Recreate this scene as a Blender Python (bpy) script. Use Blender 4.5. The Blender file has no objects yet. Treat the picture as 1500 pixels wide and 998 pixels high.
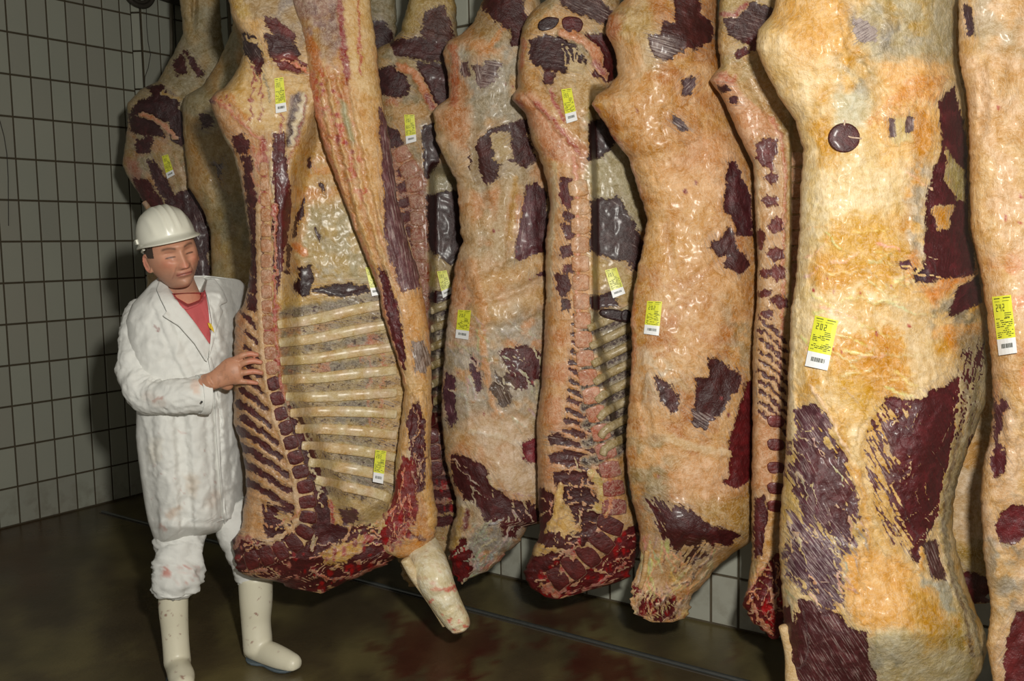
import bpy, math, random
import numpy as np
from mathutils import Matrix, Vector
R = random.Random(7)
scene = bpy.context.scene
COL = scene.collection

# ------------------------------------------------------------------ camera
CAMH = 1.65
KS = 1.65 / 1.53
FPX, PIT, ROL = 1405.86, .0982187, -.01817716
cr, sr, cp, sp = math.cos(ROL), math.sin(ROL), math.cos(PIT), math.sin(PIT)
cam_d = bpy.data.cameras.new('camera'); cam = bpy.data.objects.new('camera', cam_d); COL.objects.link(cam)
cam_d.sensor_width = 36; cam_d.lens = 36 * FPX / 1500; cam_d.clip_start = .05
vr = Vector((cr, sr * sp, sr * cp)); vu = Vector((-sr, cr * sp, cr * cp)); vf = Vector((0, cp, -sp))
mt = Matrix((vr, vu, -vf)).transposed().to_4x4(); mt.translation = (0, 0, CAMH)
cam.matrix_world = mt
scene.camera = cam

# ------------------------------------------------------------------ light: on-camera flash, dim room light
world = bpy.data.worlds.new('world'); scene.world = world; world.use_nodes = True
world.node_tree.nodes['Background'].inputs[0].default_value = (1, .97, .87, 1)
world.node_tree.nodes['Background'].inputs[1].default_value = .21
fl = bpy.data.lights.new('flash', 'AREA'); fl.shape = 'DISK'; fl.size = .13; fl.energy = 113; fl.color = (1, .975, .9)
flo = bpy.data.objects.new('flash', fl); COL.objects.link(flo); flo.location = (.27, .05, 2.0)
flo.rotation_euler = (Vector((.27, .05, 2.0)) - Vector((.45, 3.6, 1.45))).to_track_quat('Z', 'Y').to_euler()
scene.view_settings.view_transform = 'Standard'; scene.view_settings.look = 'None'
scene.view_settings.exposure = 0; scene.view_settings.gamma = 1; scene.view_settings.use_curve_mapping = False

# ------------------------------------------------------------------ helpers
def ray(x, y):
    u = np.asarray(x, float) - 750; v = np.asarray(y, float) - 499
    uu = u * cr + v * sr; vv = -u * sr + v * cr
    a = uu / FPX; b = -vv / FPX
    return np.stack([a, cp + b * sp, -sp + b * cp], -1)
def pt(x, y, Y):
    """the point at depth Y (metres in front of the photographer) seen in direction x, y"""
    r = ray(x, y); return r * (np.asarray(Y) / r[..., 1])[..., None] + np.array([0, 0, CAMH])
def lin(c):
    c = np.asarray(c, float) / 255
    return np.where(c <= .04045, c / 12.92, ((c + .055) / 1.055) ** 2.4)
def sstep(a, b, x):
    t = np.clip((x - a) / (b - a), 0, 1); return t * t * (3 - 2 * t)
def _h(i, j, s):
    n = (i * 374761393 + j * 668265263 + s * 974634777) & 0xffffffff
    n = ((n ^ (n >> 13)) * 1274126177) & 0xffffffff
    return ((n ^ (n >> 16)) & 0xffff) / 65535.
def vnoise(x, y, s=0):
    x = np.asarray(x, float); y = np.asarray(y, float)
    i = np.floor(x).astype(np.int64); j = np.floor(y).astype(np.int64)
    fx = x - i; fy = y - j; fx = fx * fx * (3 - 2 * fx); fy = fy * fy * (3 - 2 * fy)
    return (_h(i, j, s) * (1 - fx) + _h(i + 1, j, s) * fx) * (1 - fy) + (_h(i, j + 1, s) * (1 - fx) + _h(i + 1, j + 1, s) * fx) * fy
def fbm(x, y, sc, s=0, o=4):
    r = 0; a = .5; t = 0
    for k in range(o):
        r = r + a * vnoise(x / sc * 2 ** k, y / sc * 2 ** k, s + 17 * k); t += a; a *= .55
    return r / t
def poly_sdf(P, x, y):
    """positive inside"""
    P = np.asarray(P, float); d = np.full(x.shape, 1e9); ins = np.zeros(x.shape, bool)
    n = len(P)
    for k in range(n):
        ax, ay = P[k]; bx, by = P[(k + 1) % n]
        ex, ey = bx - ax, by - ay; L = ex * ex + ey * ey + 1e-9
        t = np.clip(((x - ax) * ex + (y - ay) * ey) / L, 0, 1)
        d = np.minimum(d, (x - ax - t * ex) ** 2 + (y - ay - t * ey) ** 2)
        if ay != by:
            c = ((ay > y) != (by > y)) & (x < ex * (y - ay) / (by - ay) + ax); ins ^= c
    d = np.sqrt(d); return np.where(ins, d, -d)
def line_d(P, x, y):
    P = np.asarray(P, float); d = np.full(x.shape, 1e9); tt = np.zeros(x.shape)
    for k in range(len(P) - 1):
        ax, ay = P[k]; bx, by = P[k + 1]; ex, ey = bx - ax, by - ay
        t = np.clip(((x - ax) * ex + (y - ay) * ey) / (ex * ex + ey * ey + 1e-9), 0, 1)
        q = (x - ax - t * ex) ** 2 + (y - ay - t * ey) ** 2
        m = q < d; d = np.where(m, q, d); tt = np.where(m, (k + t) / (len(P) - 1), tt)
    return np.sqrt(d), tt

# ---- materials
def newmat(name):
    m = bpy.data.materials.new(name); m.use_nodes = True; nt = m.node_tree
    return m, nt, nt.nodes['Principled BSDF']
def N(nt, t, **k):
    n = nt.nodes.new(t)
    for a, b in k.items(): setattr(n, a, b)
    return n
def mathn(nt, op, a, b=None, c=None, clamp=False):
    n = N(nt, 'ShaderNodeMath', operation=op); n.use_clamp = clamp
    for i, v in enumerate((a, b, c)):
        if v is None: continue
        if isinstance(v, (int, float)): n.inputs[i].default_value = v
        else: nt.links.new(v, n.inputs[i])
    return n.outputs[0]
def mixc(nt, f, a, b, mode='MIX'):
    n = N(nt, 'ShaderNodeMix', data_type='RGBA', blend_type=mode)
    for i, v in ((0, f), (6, a), (7, b)):
        if isinstance(v, (int, float)): n.inputs[i].default_value = v
        elif isinstance(v, (tuple, list, np.ndarray)): n.inputs[i].default_value = (*[float(q) for q in v[:3]], 1)
        else: nt.links.new(v, n.inputs[i])
    return n.outputs[2]
def noise(nt, vec, scale, detail=3, rough=.55, dist=0):
    n = N(nt, 'ShaderNodeTexNoise'); n.inputs['Scale'].default_value = scale; n.inputs['Detail'].default_value = detail
    n.inputs['Roughness'].default_value = rough; n.inputs['Distortion'].default_value = dist
    if vec is not None: nt.links.new(vec, n.inputs['Vector'])
    return n.outputs[0]
def bump(nt, b, h, strength, dist):
    n = N(nt, 'ShaderNodeBump'); n.inputs['Strength'].default_value = strength; n.inputs['Distance'].default_value = dist
    nt.links.new(h, n.inputs['Height']); nt.links.new(n.outputs[0], b.inputs['Normal'])
def simple(name, col, rough=.5, var=.12, sc=30, bmp=.2, bd=.002, metal=0, spec=.5, coat=0):
    m, nt, b = newmat(name); g = N(nt, 'ShaderNodeNewGeometry').outputs['Position']
    c = lin(col); n = noise(nt, g, sc, 4)
    nt.links.new(mixc(nt, n, c * (1 - var), np.minimum(c * (1 + var), 1)), b.inputs['Base Color'])
    b.inputs['Roughness'].default_value = rough; b.inputs['Metallic'].default_value = metal
    b.inputs['Specular IOR Level'].default_value = spec; b.inputs['Coat Weight'].default_value = coat
    if bmp: bump(nt, b, n, bmp, bd)
    return m
def flesh_mat():
    m, nt, b = newmat('flesh'); L = nt.links.new
    at = lambda n, o: N(nt, 'ShaderNodeAttribute', attribute_name=n).outputs[o]
    pos = N(nt, 'ShaderNodeNewGeometry').outputs['Position']
    col = at('Col', 'Color'); M = at('M', 'Fac'); S = at('S', 'Fac'); FC = at('FC', 'Vector'); MC = at('MC', 'Color')
    n1 = noise(nt, FC, 1, 4, .6); n2 = noise(nt, pos, 75, 5, .62); n3 = noise(nt, pos, 260, 3, .6); n4 = noise(nt, pos, 22, 4, .6, .6)
    q = mathn(nt, 'MULTIPLY_ADD', mathn(nt, 'SUBTRACT', n1, .5), 7, M)
    q = mathn(nt, 'MULTIPLY_ADD', mathn(nt, 'SUBTRACT', n2, .5), 15, q)
    mask = mathn(nt, 'MULTIPLY_ADD', q, .55, .5, clamp=True)
    dk = mixc(nt, 1, MC, (.55, .42, .38), 'MULTIPLY')
    meat = mixc(nt, mathn(nt, 'MULTIPLY_ADD', n1, 2.2, -.6, clamp=True), mixc(nt, 1, MC, (.28, .2, .2), 'MULTIPLY'), dk)
    meat = mixc(nt, mathn(nt, 'MULTIPLY_ADD', n4, 3, -1.4, clamp=True), meat, mixc(nt, 1, MC, (.95, .72, .68), 'MULTIPLY'))
    sv = mathn(nt, 'MULTIPLY', mathn(nt, 'MULTIPLY_ADD', n1, 5.5, mathn(nt, 'MULTIPLY_ADD', S, 2.3, mathn(nt, 'MULTIPLY_ADD', n4, 2.0, -6.1)), clamp=True), .6)
    meat = mixc(nt, sv, meat, lin((186, 172, 164)))
    ac = mixc(nt, 1, col, col, 'MULTIPLY')
    fat = mixc(nt, mathn(nt, 'MULTIPLY_ADD', n4, 3.4, -1.3, clamp=True), mixc(nt, 1, col, (.84, .76, .58), 'MULTIPLY'), mixc(nt, .14, col, (1, .94, .84)))
    fat = mixc(nt, mathn(nt, 'MULTIPLY_ADD', n2, 3, -1.1, clamp=True), mixc(nt, .85, fat, (.78, .70, .55), 'MULTIPLY'), fat)
    n5 = noise(nt, pos, 30, 4, .6, 1.6); ln = mathn(nt, 'MULTIPLY_ADD', mathn(nt, 'ABSOLUTE', mathn(nt, 'SUBTRACT', n5, .5)), -22, 1, clamp=True)
    fat = mixc(nt, mathn(nt, 'MULTIPLY', ln, .3), fat, lin((226, 208, 180)))
    n6 = noise(nt, pos, 11, 5, .7, .8); fat = mixc(nt, mathn(nt, 'MULTIPLY', mathn(nt, 'MULTIPLY_ADD', n6, 7, -4.3, clamp=True), .4), fat, lin((150, 138, 112)))
    band = mathn(nt, 'MULTIPLY_ADD', mathn(nt, 'ABSOLUTE', M), -.07, 1, clamp=True)
    fat = mixc(nt, mathn(nt, 'MULTIPLY', band, mathn(nt, 'MULTIPLY_ADD', n1, 5, -2.3, clamp=True)), fat, lin((140, 122, 110)))
    L(mixc(nt, mask, fat, meat), b.inputs['Base Color'])
    L(mathn(nt, 'MULTIPLY_ADD', n2, .35, .27), b.inputs['Roughness'])
    b.inputs['Specular IOR Level'].default_value = .55
    b.inputs['Coat Weight'].default_value = .12; b.inputs['Coat Roughness'].default_value = .2
    h = mathn(nt, 'MULTIPLY_ADD', n1, .35, mathn(nt, 'MULTIPLY_ADD', n3, .25, n2)); h = mathn(nt, 'MULTIPLY_ADD', n4, .75, h)
    h = mathn(nt, 'MULTIPLY_ADD', mask, -.35, h)
    bump(nt, b, h, .75, .0055)
    return m
FLESH = flesh_mat()

# ---- mesh plumbing
def link(name, me, mat, parent=None, org=None, kind=None, label=None):
    o = bpy.data.objects.new(name, me); COL.objects.link(o)
    if mat is not None and not me.materials: me.materials.append(mat)
    if parent is not None: o.parent = parent
    elif org is not None: o.location = org
    if kind: o['kind'] = kind
    if label: o['label'] = label
    return o
def mesh(name, V, F, smooth=True):
    """F: (n,k) int array or a list of index lists"""
    me = bpy.data.meshes.new(name); V = np.asarray(V, np.float32)
    if isinstance(F, np.ndarray):
        k = F.shape[1]; n = len(F)
        me.vertices.add(len(V)); me.vertices.foreach_set('co', V.ravel())
        me.loops.add(n * k); me.loops.foreach_set('vertex_index', F.astype(np.int32).ravel())
        me.polygons.add(n); me.polygons.foreach_set('loop_start', np.arange(0, n * k, k, dtype=np.int32))
        me.update(calc_edges=True)
    else:
        me.from_pydata([tuple(map(float, v)) for v in V], [], [list(map(int, f)) for f in F]); me.update()
    if smooth: me.polygons.foreach_set('use_smooth', np.ones(len(me.polygons), bool))
    me.validate(); return me
def attrs(me, Col=None, M=None, S=None, FC=None, MC=None):
    def put(n, t, k, v):
        a = me.attributes.new(n, t, 'POINT'); a.data.foreach_set(k, np.ascontiguousarray(v, np.float32).ravel())
    n = len(me.vertices)
    if Col is not None: put('Col', 'FLOAT_COLOR', 'color', np.concatenate([Col, np.ones((n, 1))], 1))
    if MC is not None: put('MC', 'FLOAT_COLOR', 'color', np.concatenate([MC, np.ones((n, 1))], 1))
    if M is not None: put('M', 'FLOAT', 'value', M)
    if S is not None: put('S', 'FLOAT', 'value', S)
    if FC is not None: put('FC', 'FLOAT_VECTOR', 'vector', FC)
def empty(name, loc, label, cat, group=None):
    o = bpy.data.objects.new(name, None); COL.objects.link(o); o.location = loc; o.empty_display_size = .1
    o['label'] = label; o['category'] = cat
    if group: o['group'] = group
    return o
def boxmesh(name, V8): # 8 corners: 4 front, 4 back
    return mesh(name, V8, [[0, 1, 2, 3], [7, 6, 5, 4], [0, 4, 5, 1], [1, 5, 6, 2], [2, 6, 7, 3], [3, 7, 4, 0]], False)

# ------------------------------------------------------------------ painting: the thing's own colours and relief
FATC = lin((216, 182, 132)); MEATC = lin((86, 38, 34))
class Paint:
    def __init__(s, x, y, seed=0):
        s.x = x; s.y = y; s.seed = seed
        n = x.shape
        s.wx = (fbm(x, y, 22, seed + 3) - .5); s.wy = (fbm(x, y, 22, seed + 9) - .5)
        s.fx = (fbm(x, y, 7, seed + 31, 3) - .5); s.fy = (fbm(x, y, 7, seed + 39, 3) - .5)
        s.C = np.zeros(n + (3,)) + FATC; s.MC = np.zeros(n + (3,)) + MEATC
        s.M = np.full(n, -30.); s.S = np.zeros(n); s.A = np.full(n, 1.45); s.H = np.zeros(n)
    def sdf(s, P, warp):
        P = np.asarray(P, float); m = (s.x > P[:, 0].min() - 45) & (s.x < P[:, 0].max() + 45) & (s.y > P[:, 1].min() - 45) & (s.y < P[:, 1].max() + 45)
        d = np.full(s.x.shape, -60.)
        if m.any():
            d[m] = poly_sdf(P, s.x[m] + s.wx[m] * warp + s.fx[m] * warp * .5, s.y[m] + s.wy[m] * warp + s.fy[m] * warp * .5)
        return d
    def base(s, col): s.C[:] = lin(col)
    def mix(s, f, col):
        s.C += (lin(col) - s.C) * np.clip(f, 0, 1)[..., None]
    def mottle(s, col, sc, th=.5, soft=.12, seed=0, amt=1, ang=0, stretch=1, P=None, feather=20):
        c, q = math.cos(ang), math.sin(ang); a = (s.x * c + s.y * q) / stretch; b = -s.x * q + s.y * c
        f = sstep(th - soft, th + soft, fbm(a, b, sc, s.seed + seed)) * amt
        if P is not None: f = f * sstep(-feather, feather, s.sdf(P, 20))
        s.mix(f, col)
    def patch(s, P, col, soft=6, amt=1, warp=26):
        s.mix(sstep(-soft, soft, s.sdf(P, warp)) * amt, col)
    def meat(s, P, col=None, S=0, ang=None, warp=24, sink=.004, soft=0):
        d = s.sdf(P, warp) + 2.6; s.M = np.maximum(s.M, d - soft); k = sstep(-10, 4, d)
        if col is not None: s.MC += (lin(col) - s.MC) * k[..., None]
        s.S += (S - s.S) * k
        if ang is not None: s.A = np.where(d > -14, ang, s.A)
        s.H -= sink * sstep(-3, 5, d)
    def clear(s, P, warp=15):
        d = s.sdf(P, warp); s.M = np.minimum(s.M, -d)
    def stroke(s, P, w, col=None, h=0, amt=1, soft=None, warp=5, M=False, S=0, w2=None):
        P = np.asarray(P, float); w2 = w if w2 is None else w2; mw = max(w, w2) + 12
        m = (s.x > P[:, 0].min() - mw) & (s.x < P[:, 0].max() + mw) & (s.y > P[:, 1].min() - mw) & (s.y < P[:, 1].max() + mw)
        if not m.any(): return
        d, t = line_d(P, s.x[m] + s.fx[m] * warp * 2, s.y[m] + s.fy[m] * warp * 2)
        ww = w + (w2 - w) * t; so = soft if soft is not None else np.maximum(ww * .5, 1)
        f = 1 - sstep(ww - so, ww + so, d)
        if col is not None:
            if M: s.MC[m] += (lin(col) - s.MC[m]) * f[..., None]
            else: s.C[m] += (lin(col) - s.C[m]) * (f * amt)[..., None]
        if M: s.M[m] = np.maximum(s.M[m], (ww - d) * 1.5)
        else: s.M[m] = np.where(f > .4, np.minimum(s.M[m], -(f * 14 * amt)), s.M[m])
        s.H[m] += h * np.sqrt(np.clip(1 - (d / (ww + so)) ** 2, 0, 1))
    def fray(s, P, amt, ang, col=None, w=2.2, L=26, feather=14, seed=5):
        c, q = math.cos(ang), math.sin(ang); a = (s.x * c + s.y * q) / L; b = (-s.x * q + s.y * c) / w
        f = sstep(-feather, feather, s.sdf(P, 20)); n = fbm(a, b, 1., s.seed + seed, 3)
        s.M -= np.where(s.M > -25, f * amt * sstep(.42, .62, n), 0)
        if col is not None: s.mix(f * .85, col)
    def lump(s, x0, y0, rx, ry, h, ang=0):
        c, q = math.cos(ang), math.sin(ang); a = ((s.x - x0) * c + (s.y - y0) * q) / rx; b = (-(s.x - x0) * q + (s.y - y0) * c) / ry
        s.H += h * np.exp(-(a * a + b * b))
    def spots(s, n, P, col, r=(1, 3), seed=0, meat=False):
        rr = random.Random(seed); P = np.asarray(P, float)
        for _ in range(n):
            cx = rr.uniform(P[:, 0].min(), P[:, 0].max()); cy = rr.uniform(P[:, 1].min(), P[:, 1].max()); q = rr.uniform(*r)
            if poly_sdf(P, np.array([cx]), np.array([cy]))[0] < 0: continue
            m = (abs(s.x - cx) < q * 4) & (abs(s.y - cy) < q * 4)
            d = np.hypot(s.x[m] - cx, (s.y[m] - cy) / rr.uniform(.6, 2.2)) + s.fx[m] * 5
            f = 1 - sstep(q * .5, q * 1.2, d); s.C[m] += (lin(col) - s.C[m]) * f[..., None]; s.MC[m] += (lin(col) * 1.5 - s.MC[m]) * f[..., None]
    def web(s, P, n, col, w=1.2, seed=0, L=30, ang=None, amt=.95):
        rr = random.Random(seed); P = np.asarray(P, float); k = 0
        while k < n:
            x = rr.uniform(P[:, 0].min(), P[:, 0].max()); y = rr.uniform(P[:, 1].min(), P[:, 1].max()); k += .2
            if poly_sdf(P, np.array([x]), np.array([y]))[0] < 0: continue
            k += .8; a = (rr.uniform(0, 6.28) if ang is None else ang + rr.uniform(-.45, .45)); pts_ = [(x, y)]
            for _ in range(4):
                a += rr.uniform(-.7, .7) * (1 if ang is None else .5); l = L * rr.uniform(.12, .34); x += l * math.cos(a); y += l * math.sin(a); pts_.append((x, y))
            s.stroke(pts_, w * rr.uniform(.5, 1.6), tuple(min(255, c * rr.uniform(.85, 1.1)) for c in col), .003, amt, w * .7, 4, w2=w * .4)
    def gray_band(s, P, w, col, mc, lev=-2.0):
        s.stroke(P, w, col, -.002, 1, w * .5, 4); d, t = line_d(P, s.x + s.fx * 9, s.y + s.fy * 9); f = 1 - sstep(w * .55, w * 1.1, d)
        s.M = np.where(f > .05, s.M * (1 - f) + (lev - 8 * (1 - f)) * f, s.M); s.MC += (lin(mc) - s.MC) * f[..., None]

def edge(P, ys): P = np.asarray(P, float); return np.interp(ys, P[:, 0], P[:, 1])
class Slab:
    """a side of beef or a cloth piece: left edge, right edge, depth of its mid plane, thickness, and a painter"""
    def __init__(s, L, Rr, Y, Tf, Tb, paint, step=2.4, seed=0, pw=2.4, jag=1.6, sx=0, sy=0, xc=0, lump=.012, skew=.5, q=.5, lsc=60, tilt=None):
        s.__dict__.update(locals())
        s.y0 = max(L[0][0], Rr[0][0]); s.y1 = min(L[-1][0], Rr[-1][0])
    def lr(s, y):
        l = edge(s.L, y) + (fbm(y, y * 0 + 5, 9, s.seed, 4) - .5) * 4 * s.jag * s.jg(y); r = edge(s.Rr, y) + (fbm(y, y * 0 + 55, 9, s.seed + 7, 4) - .5) * 4 * s.jag * s.jg(y)
        return np.minimum(l, r - .5), r
    def jg(s, y): return 1 + 4.5 * sstep(s.y1 - 90, s.y1 - 20, y) * (s.jag > .5)
    sr = 0; sr0 = 0
    def plane(s, x, y): return s.Y + s.sx * (x - s.xc) + s.sr * np.maximum(0, x - s.sr0) + s.sy * (y - 450)
    def prof(s, u, y):
        k = np.log(.5) / np.log(s.skew); v = np.clip(u, 0, 1) ** k
        e = np.clip(np.minimum((y - s.y0) / 26, (s.y1 - y) / 26), 0.02, 1) ** .5
        return np.clip(1 - np.abs(2 * v - 1) ** s.pw, 0, 1) ** s.q * e
    def th(s, T, y): return T if np.isscalar(T) else edge(T, y)
    def front(s, x, y, rel=None):
        l, r = s.lr(y); u = (x - l) / (r - l); pf = s.prof(u, y)
        if rel is None:
            p = Paint(x, y, s.seed); s.paint(p); rel = p.H
        return s.plane(x, y) - s.th(s.Tf, y) * pf - (rel + s.lump * ((fbm(x, y, s.lsc, s.seed + 77, 4) - .5) * 2 - .7 * np.abs(fbm(x, y * .6, s.lsc * .33, s.seed + 87, 3) - .5) * 2)) * np.clip(pf * 2, 0, 1)
    def build(s, name, parent, mat=None, org=None, label=None, flesh=True):
        org = np.array(parent.location if org is None else org)
        ys = np.arange(s.y0, s.y1 + .01, s.step); ys = np.unique(np.concatenate([ys[(ys > -12) | (np.arange(len(ys)) % 3 == 0)], [s.y1]]))
        l, r = s.lr(ys); W = (r - l).max(); n = max(12, int(W / s.step) + 6)
        t = np.linspace(0, 1, n + 1); u = .72 * t + .28 * (1 - np.cos(np.pi * t)) / 2
        X = l[:, None] + (r - l)[:, None] * u[None]; Yg = np.repeat(ys[:, None], n + 1, 1)
        p = Paint(X.ravel(), Yg.ravel(), s.seed); s.paint(p)
        sh = X.shape; D = s.front(X.ravel(), Yg.ravel(), p.H).reshape(sh)
        VF = pt(X, Yg, D)
        Xb = X[:, 1:-1][:, ::-1]; Yb = Yg[:, 1:-1]; ub = np.repeat(u[1:-1][::-1][None], len(ys), 0)
        Db = s.plane(Xb, Yb) + s.th(s.Tb, Yb) * s.prof(ub, Yb) + .008 * (fbm(Xb, Yb, 40, s.seed + 91) - .5)
        VB = pt(Xb, Yb, Db)
        V = np.concatenate([VF, VB], 1); m = V.shape[1]; rws = V.shape[0]
        i = np.arange(rws - 1)[:, None] * m; j = np.arange(m)[None]; j2 = (j + 1) % m
        F = np.stack([i + j, i + m + j, i + m + j2, i + j2], -1).reshape(-1, 4)
        # caps: fold the ring shut with quads
        caps = []
        for b0, fl in ((0, False), ((rws - 1) * m, True)):
            for k in range(n):
                a, b = b0 + k, b0 + k + 1; c, d = b0 + (m - k) % m, b0 + (m - k - 1) % m
                if k == 0: q = [a, b, d, d]
                elif k == n - 1: q = [a, b, b, c]
                else: q = [a, b, d, c]
                q = q[::-1] if fl else q
                caps.append(q)
        tri = [[v for i2, v in enumerate(q) if v not in q[:i2]] for q in caps]
        V = V.reshape(-1, 3) - org
        me = bpy.data.meshes.new(name)
        nq = len(F); me.vertices.add(len(V)); me.vertices.foreach_set('co', V.astype(np.float32).ravel())
        lp = list(F.ravel()); st = list(range(0, nq * 4, 4)); k = nq * 4
        for q in tri:
            if len(q) < 3: continue
            st.append(k); lp += q; k += len(q)
        me.loops.add(len(lp)); me.loops.foreach_set('vertex_index', np.array(lp, np.int32))
        me.polygons.add(len(st)); me.polygons.foreach_set('loop_start', np.array(st, np.int32))
        me.update(calc_edges=True); me.polygons.foreach_set('use_smooth', np.ones(len(st), bool)); me.validate()
        def ring(a):
            a = a.reshape(sh + a.shape[1:]); return np.concatenate([a, a[:, 1:-1][:, ::-1]], 1).reshape((-1,) + a.shape[2:])
        if flesh:
            A = p.A; al = p.x * np.cos(A) + p.y * np.sin(A); ac = -p.x * np.sin(A) + p.y * np.cos(A)
            FC = np.stack([al / 30, ac / 1.9, np.zeros_like(al) + s.seed], -1)
            lum = p.C @ np.array([.3, .6, .1]); p.C = np.clip(lum[:, None] + (p.C - lum[:, None]) * 1.15 * np.array([.98, 1.03, .96]), .001, 1) ** 1.17
            attrs(me, ring(p.C), ring(p.M), ring(p.S), ring(FC), ring(p.MC))
        else: attrs(me, ring(p.C), ring(p.M))
        return link(name, me, mat or FLESH, parent, org, label=label)

def const_attrs(me, col, mcol=None, M=-30., S=0, ang=0, seed=0, colf=None, xy=None):
    n = len(me.vertices); C = np.zeros((n, 3)) + lin(col) if colf is None else colf
    x, y = xy if xy is not None else (np.zeros(n), np.zeros(n))
    al = x * math.cos(ang) + y * math.sin(ang); ac = -x * math.sin(ang) + y * math.cos(ang)
    MM = np.full(n, float(M)) if np.isscalar(M) else M
    attrs(me, C, MM, np.full(n, float(S)), np.stack([al / 30, ac / 1.9, np.full(n, float(seed))], -1), np.zeros((n, 3)) + lin(mcol or (100, 40, 40)))

def tube(name, parent, P, Yf, mat=None, org=None, seg=14, sub=5, col=None, colf=None, flat=1., label=None, rel=0, caps=True, closed_end=.25, raw=False, mcol=None, Mf=None, S=0, ang=None, seed=0, lumpy=0):
    """a rounded limb: P = (x, y, radius_px[, depth]) ; Yf = depth or function"""
    P = np.asarray(P, float); k = np.arange(len(P)); t = np.linspace(0, len(P) - 1, (len(P) - 1) * sub + 1)
    def cr1(a):  # catmull-rom
        a = np.concatenate([[2 * a[0] - a[1]], a, [2 * a[-1] - a[-2]]]); i = np.minimum(t.astype(int), len(P) - 2); f = t - i
        p0, p1, p2, p3 = a[i], a[i + 1], a[i + 2], a[i + 3]
        return .5 * (2 * p1 + (p2 - p0) * f + (2 * p0 - 5 * p1 + 4 * p2 - p3) * f ** 2 + (3 * p1 - p0 - 3 * p2 + p3) * f ** 3)
    x, y, r = cr1(P[:, 0]), cr1(P[:, 1]), np.maximum(cr1(P[:, 2]), .3)
    if P.shape[1] > 3: Y = cr1(P[:, 3])
    elif callable(Yf): Y = Yf(x, y)
    else: Y = np.full(len(x), float(Yf))
    C = pt(x, y, Y); rm = r * Y / FPX
    T = np.gradient(C, axis=0); T /= np.linalg.norm(T, axis=1)[:, None] + 1e-9
    vdir = C - np.array([0, 0, CAMH]); vdir /= np.linalg.norm(vdir, axis=1)[:, None]
    Sd = np.cross(T, vdir); Sd /= np.linalg.norm(Sd, axis=1)[:, None] + 1e-9; Up = np.cross(Sd, T)
    # rounded ends
    n = len(C)
    if caps:
        add0 = [(C[0] - T[0] * rm[0] * q, rm[0] * w) for q, w in ((closed_end * 1.0, .25), (closed_end * .75, .7), (closed_end * .35, .92))]
        add1 = [(C[-1] + T[-1] * rm[-1] * q, rm[-1] * w) for q, w in ((closed_end * .35, .92), (closed_end * .75, .7), (closed_end * 1.0, .25))]
        C = np.concatenate([[a[0] for a in add0], C, [a[0] for a in add1]]); rm = np.concatenate([[a[1] for a in add0], rm, [a[1] for a in add1]])
        Sd = np.concatenate([[Sd[0]] * 3, Sd, [Sd[-1]] * 3]); Up = np.concatenate([[Up[0]] * 3, Up, [Up[-1]] * 3])
        x = np.concatenate([[x[0]] * 3, x, [x[-1]] * 3]); y = np.concatenate([[y[0]] * 3, y, [y[-1]] * 3]); n += 6
    a = np.arange(seg) * 2 * np.pi / seg
    V = C[:, None] + rm[:, None, None] * (np.cos(a)[None, :, None] * Sd[:, None] + flat * np.sin(a)[None, :, None] * Up[:, None])
    if lumpy:
        V = V + Up[:, None] * (lumpy * (vnoise(np.arange(n)[:, None] * .35 + seed * 9, a[None] * 1.3, seed)[..., None] - .5))
    V = V.reshape(-1, 3)
    i = np.arange(n - 1)[:, None] * seg; j = np.arange(seg)[None]; j2 = (j + 1) % seg
    F = [list(q) for q in np.stack([i + j, i + j2, i + seg + j2, i + seg + j], -1).reshape(-1, 4)] + [list(range(seg))[::-1], list(range((n - 1) * seg, n * seg))]
    if raw: return V, F
    o = np.array(parent.location if org is None else org); me = mesh(name, V - o, F)
    xx, yy = proj(V)
    if mat is None:
        dirang = math.atan2(P[-1, 1] - P[0, 1], P[-1, 0] - P[0, 0]) if ang is None else ang
        ct = np.tile(np.cos(a), n); st = np.tile(np.sin(a), n); tt = np.repeat(np.linspace(0, 1, n), seg)
        cc = colf(tt, ct, xx, yy) if colf else None
        const_attrs(me, col or (210, 180, 140), mcol, Mf(tt, ct, xx, yy) if Mf else -30., S, dirang, seed, cc, (xx, yy))
    return link(name, me, mat or FLESH, parent, org, label=label)

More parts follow.
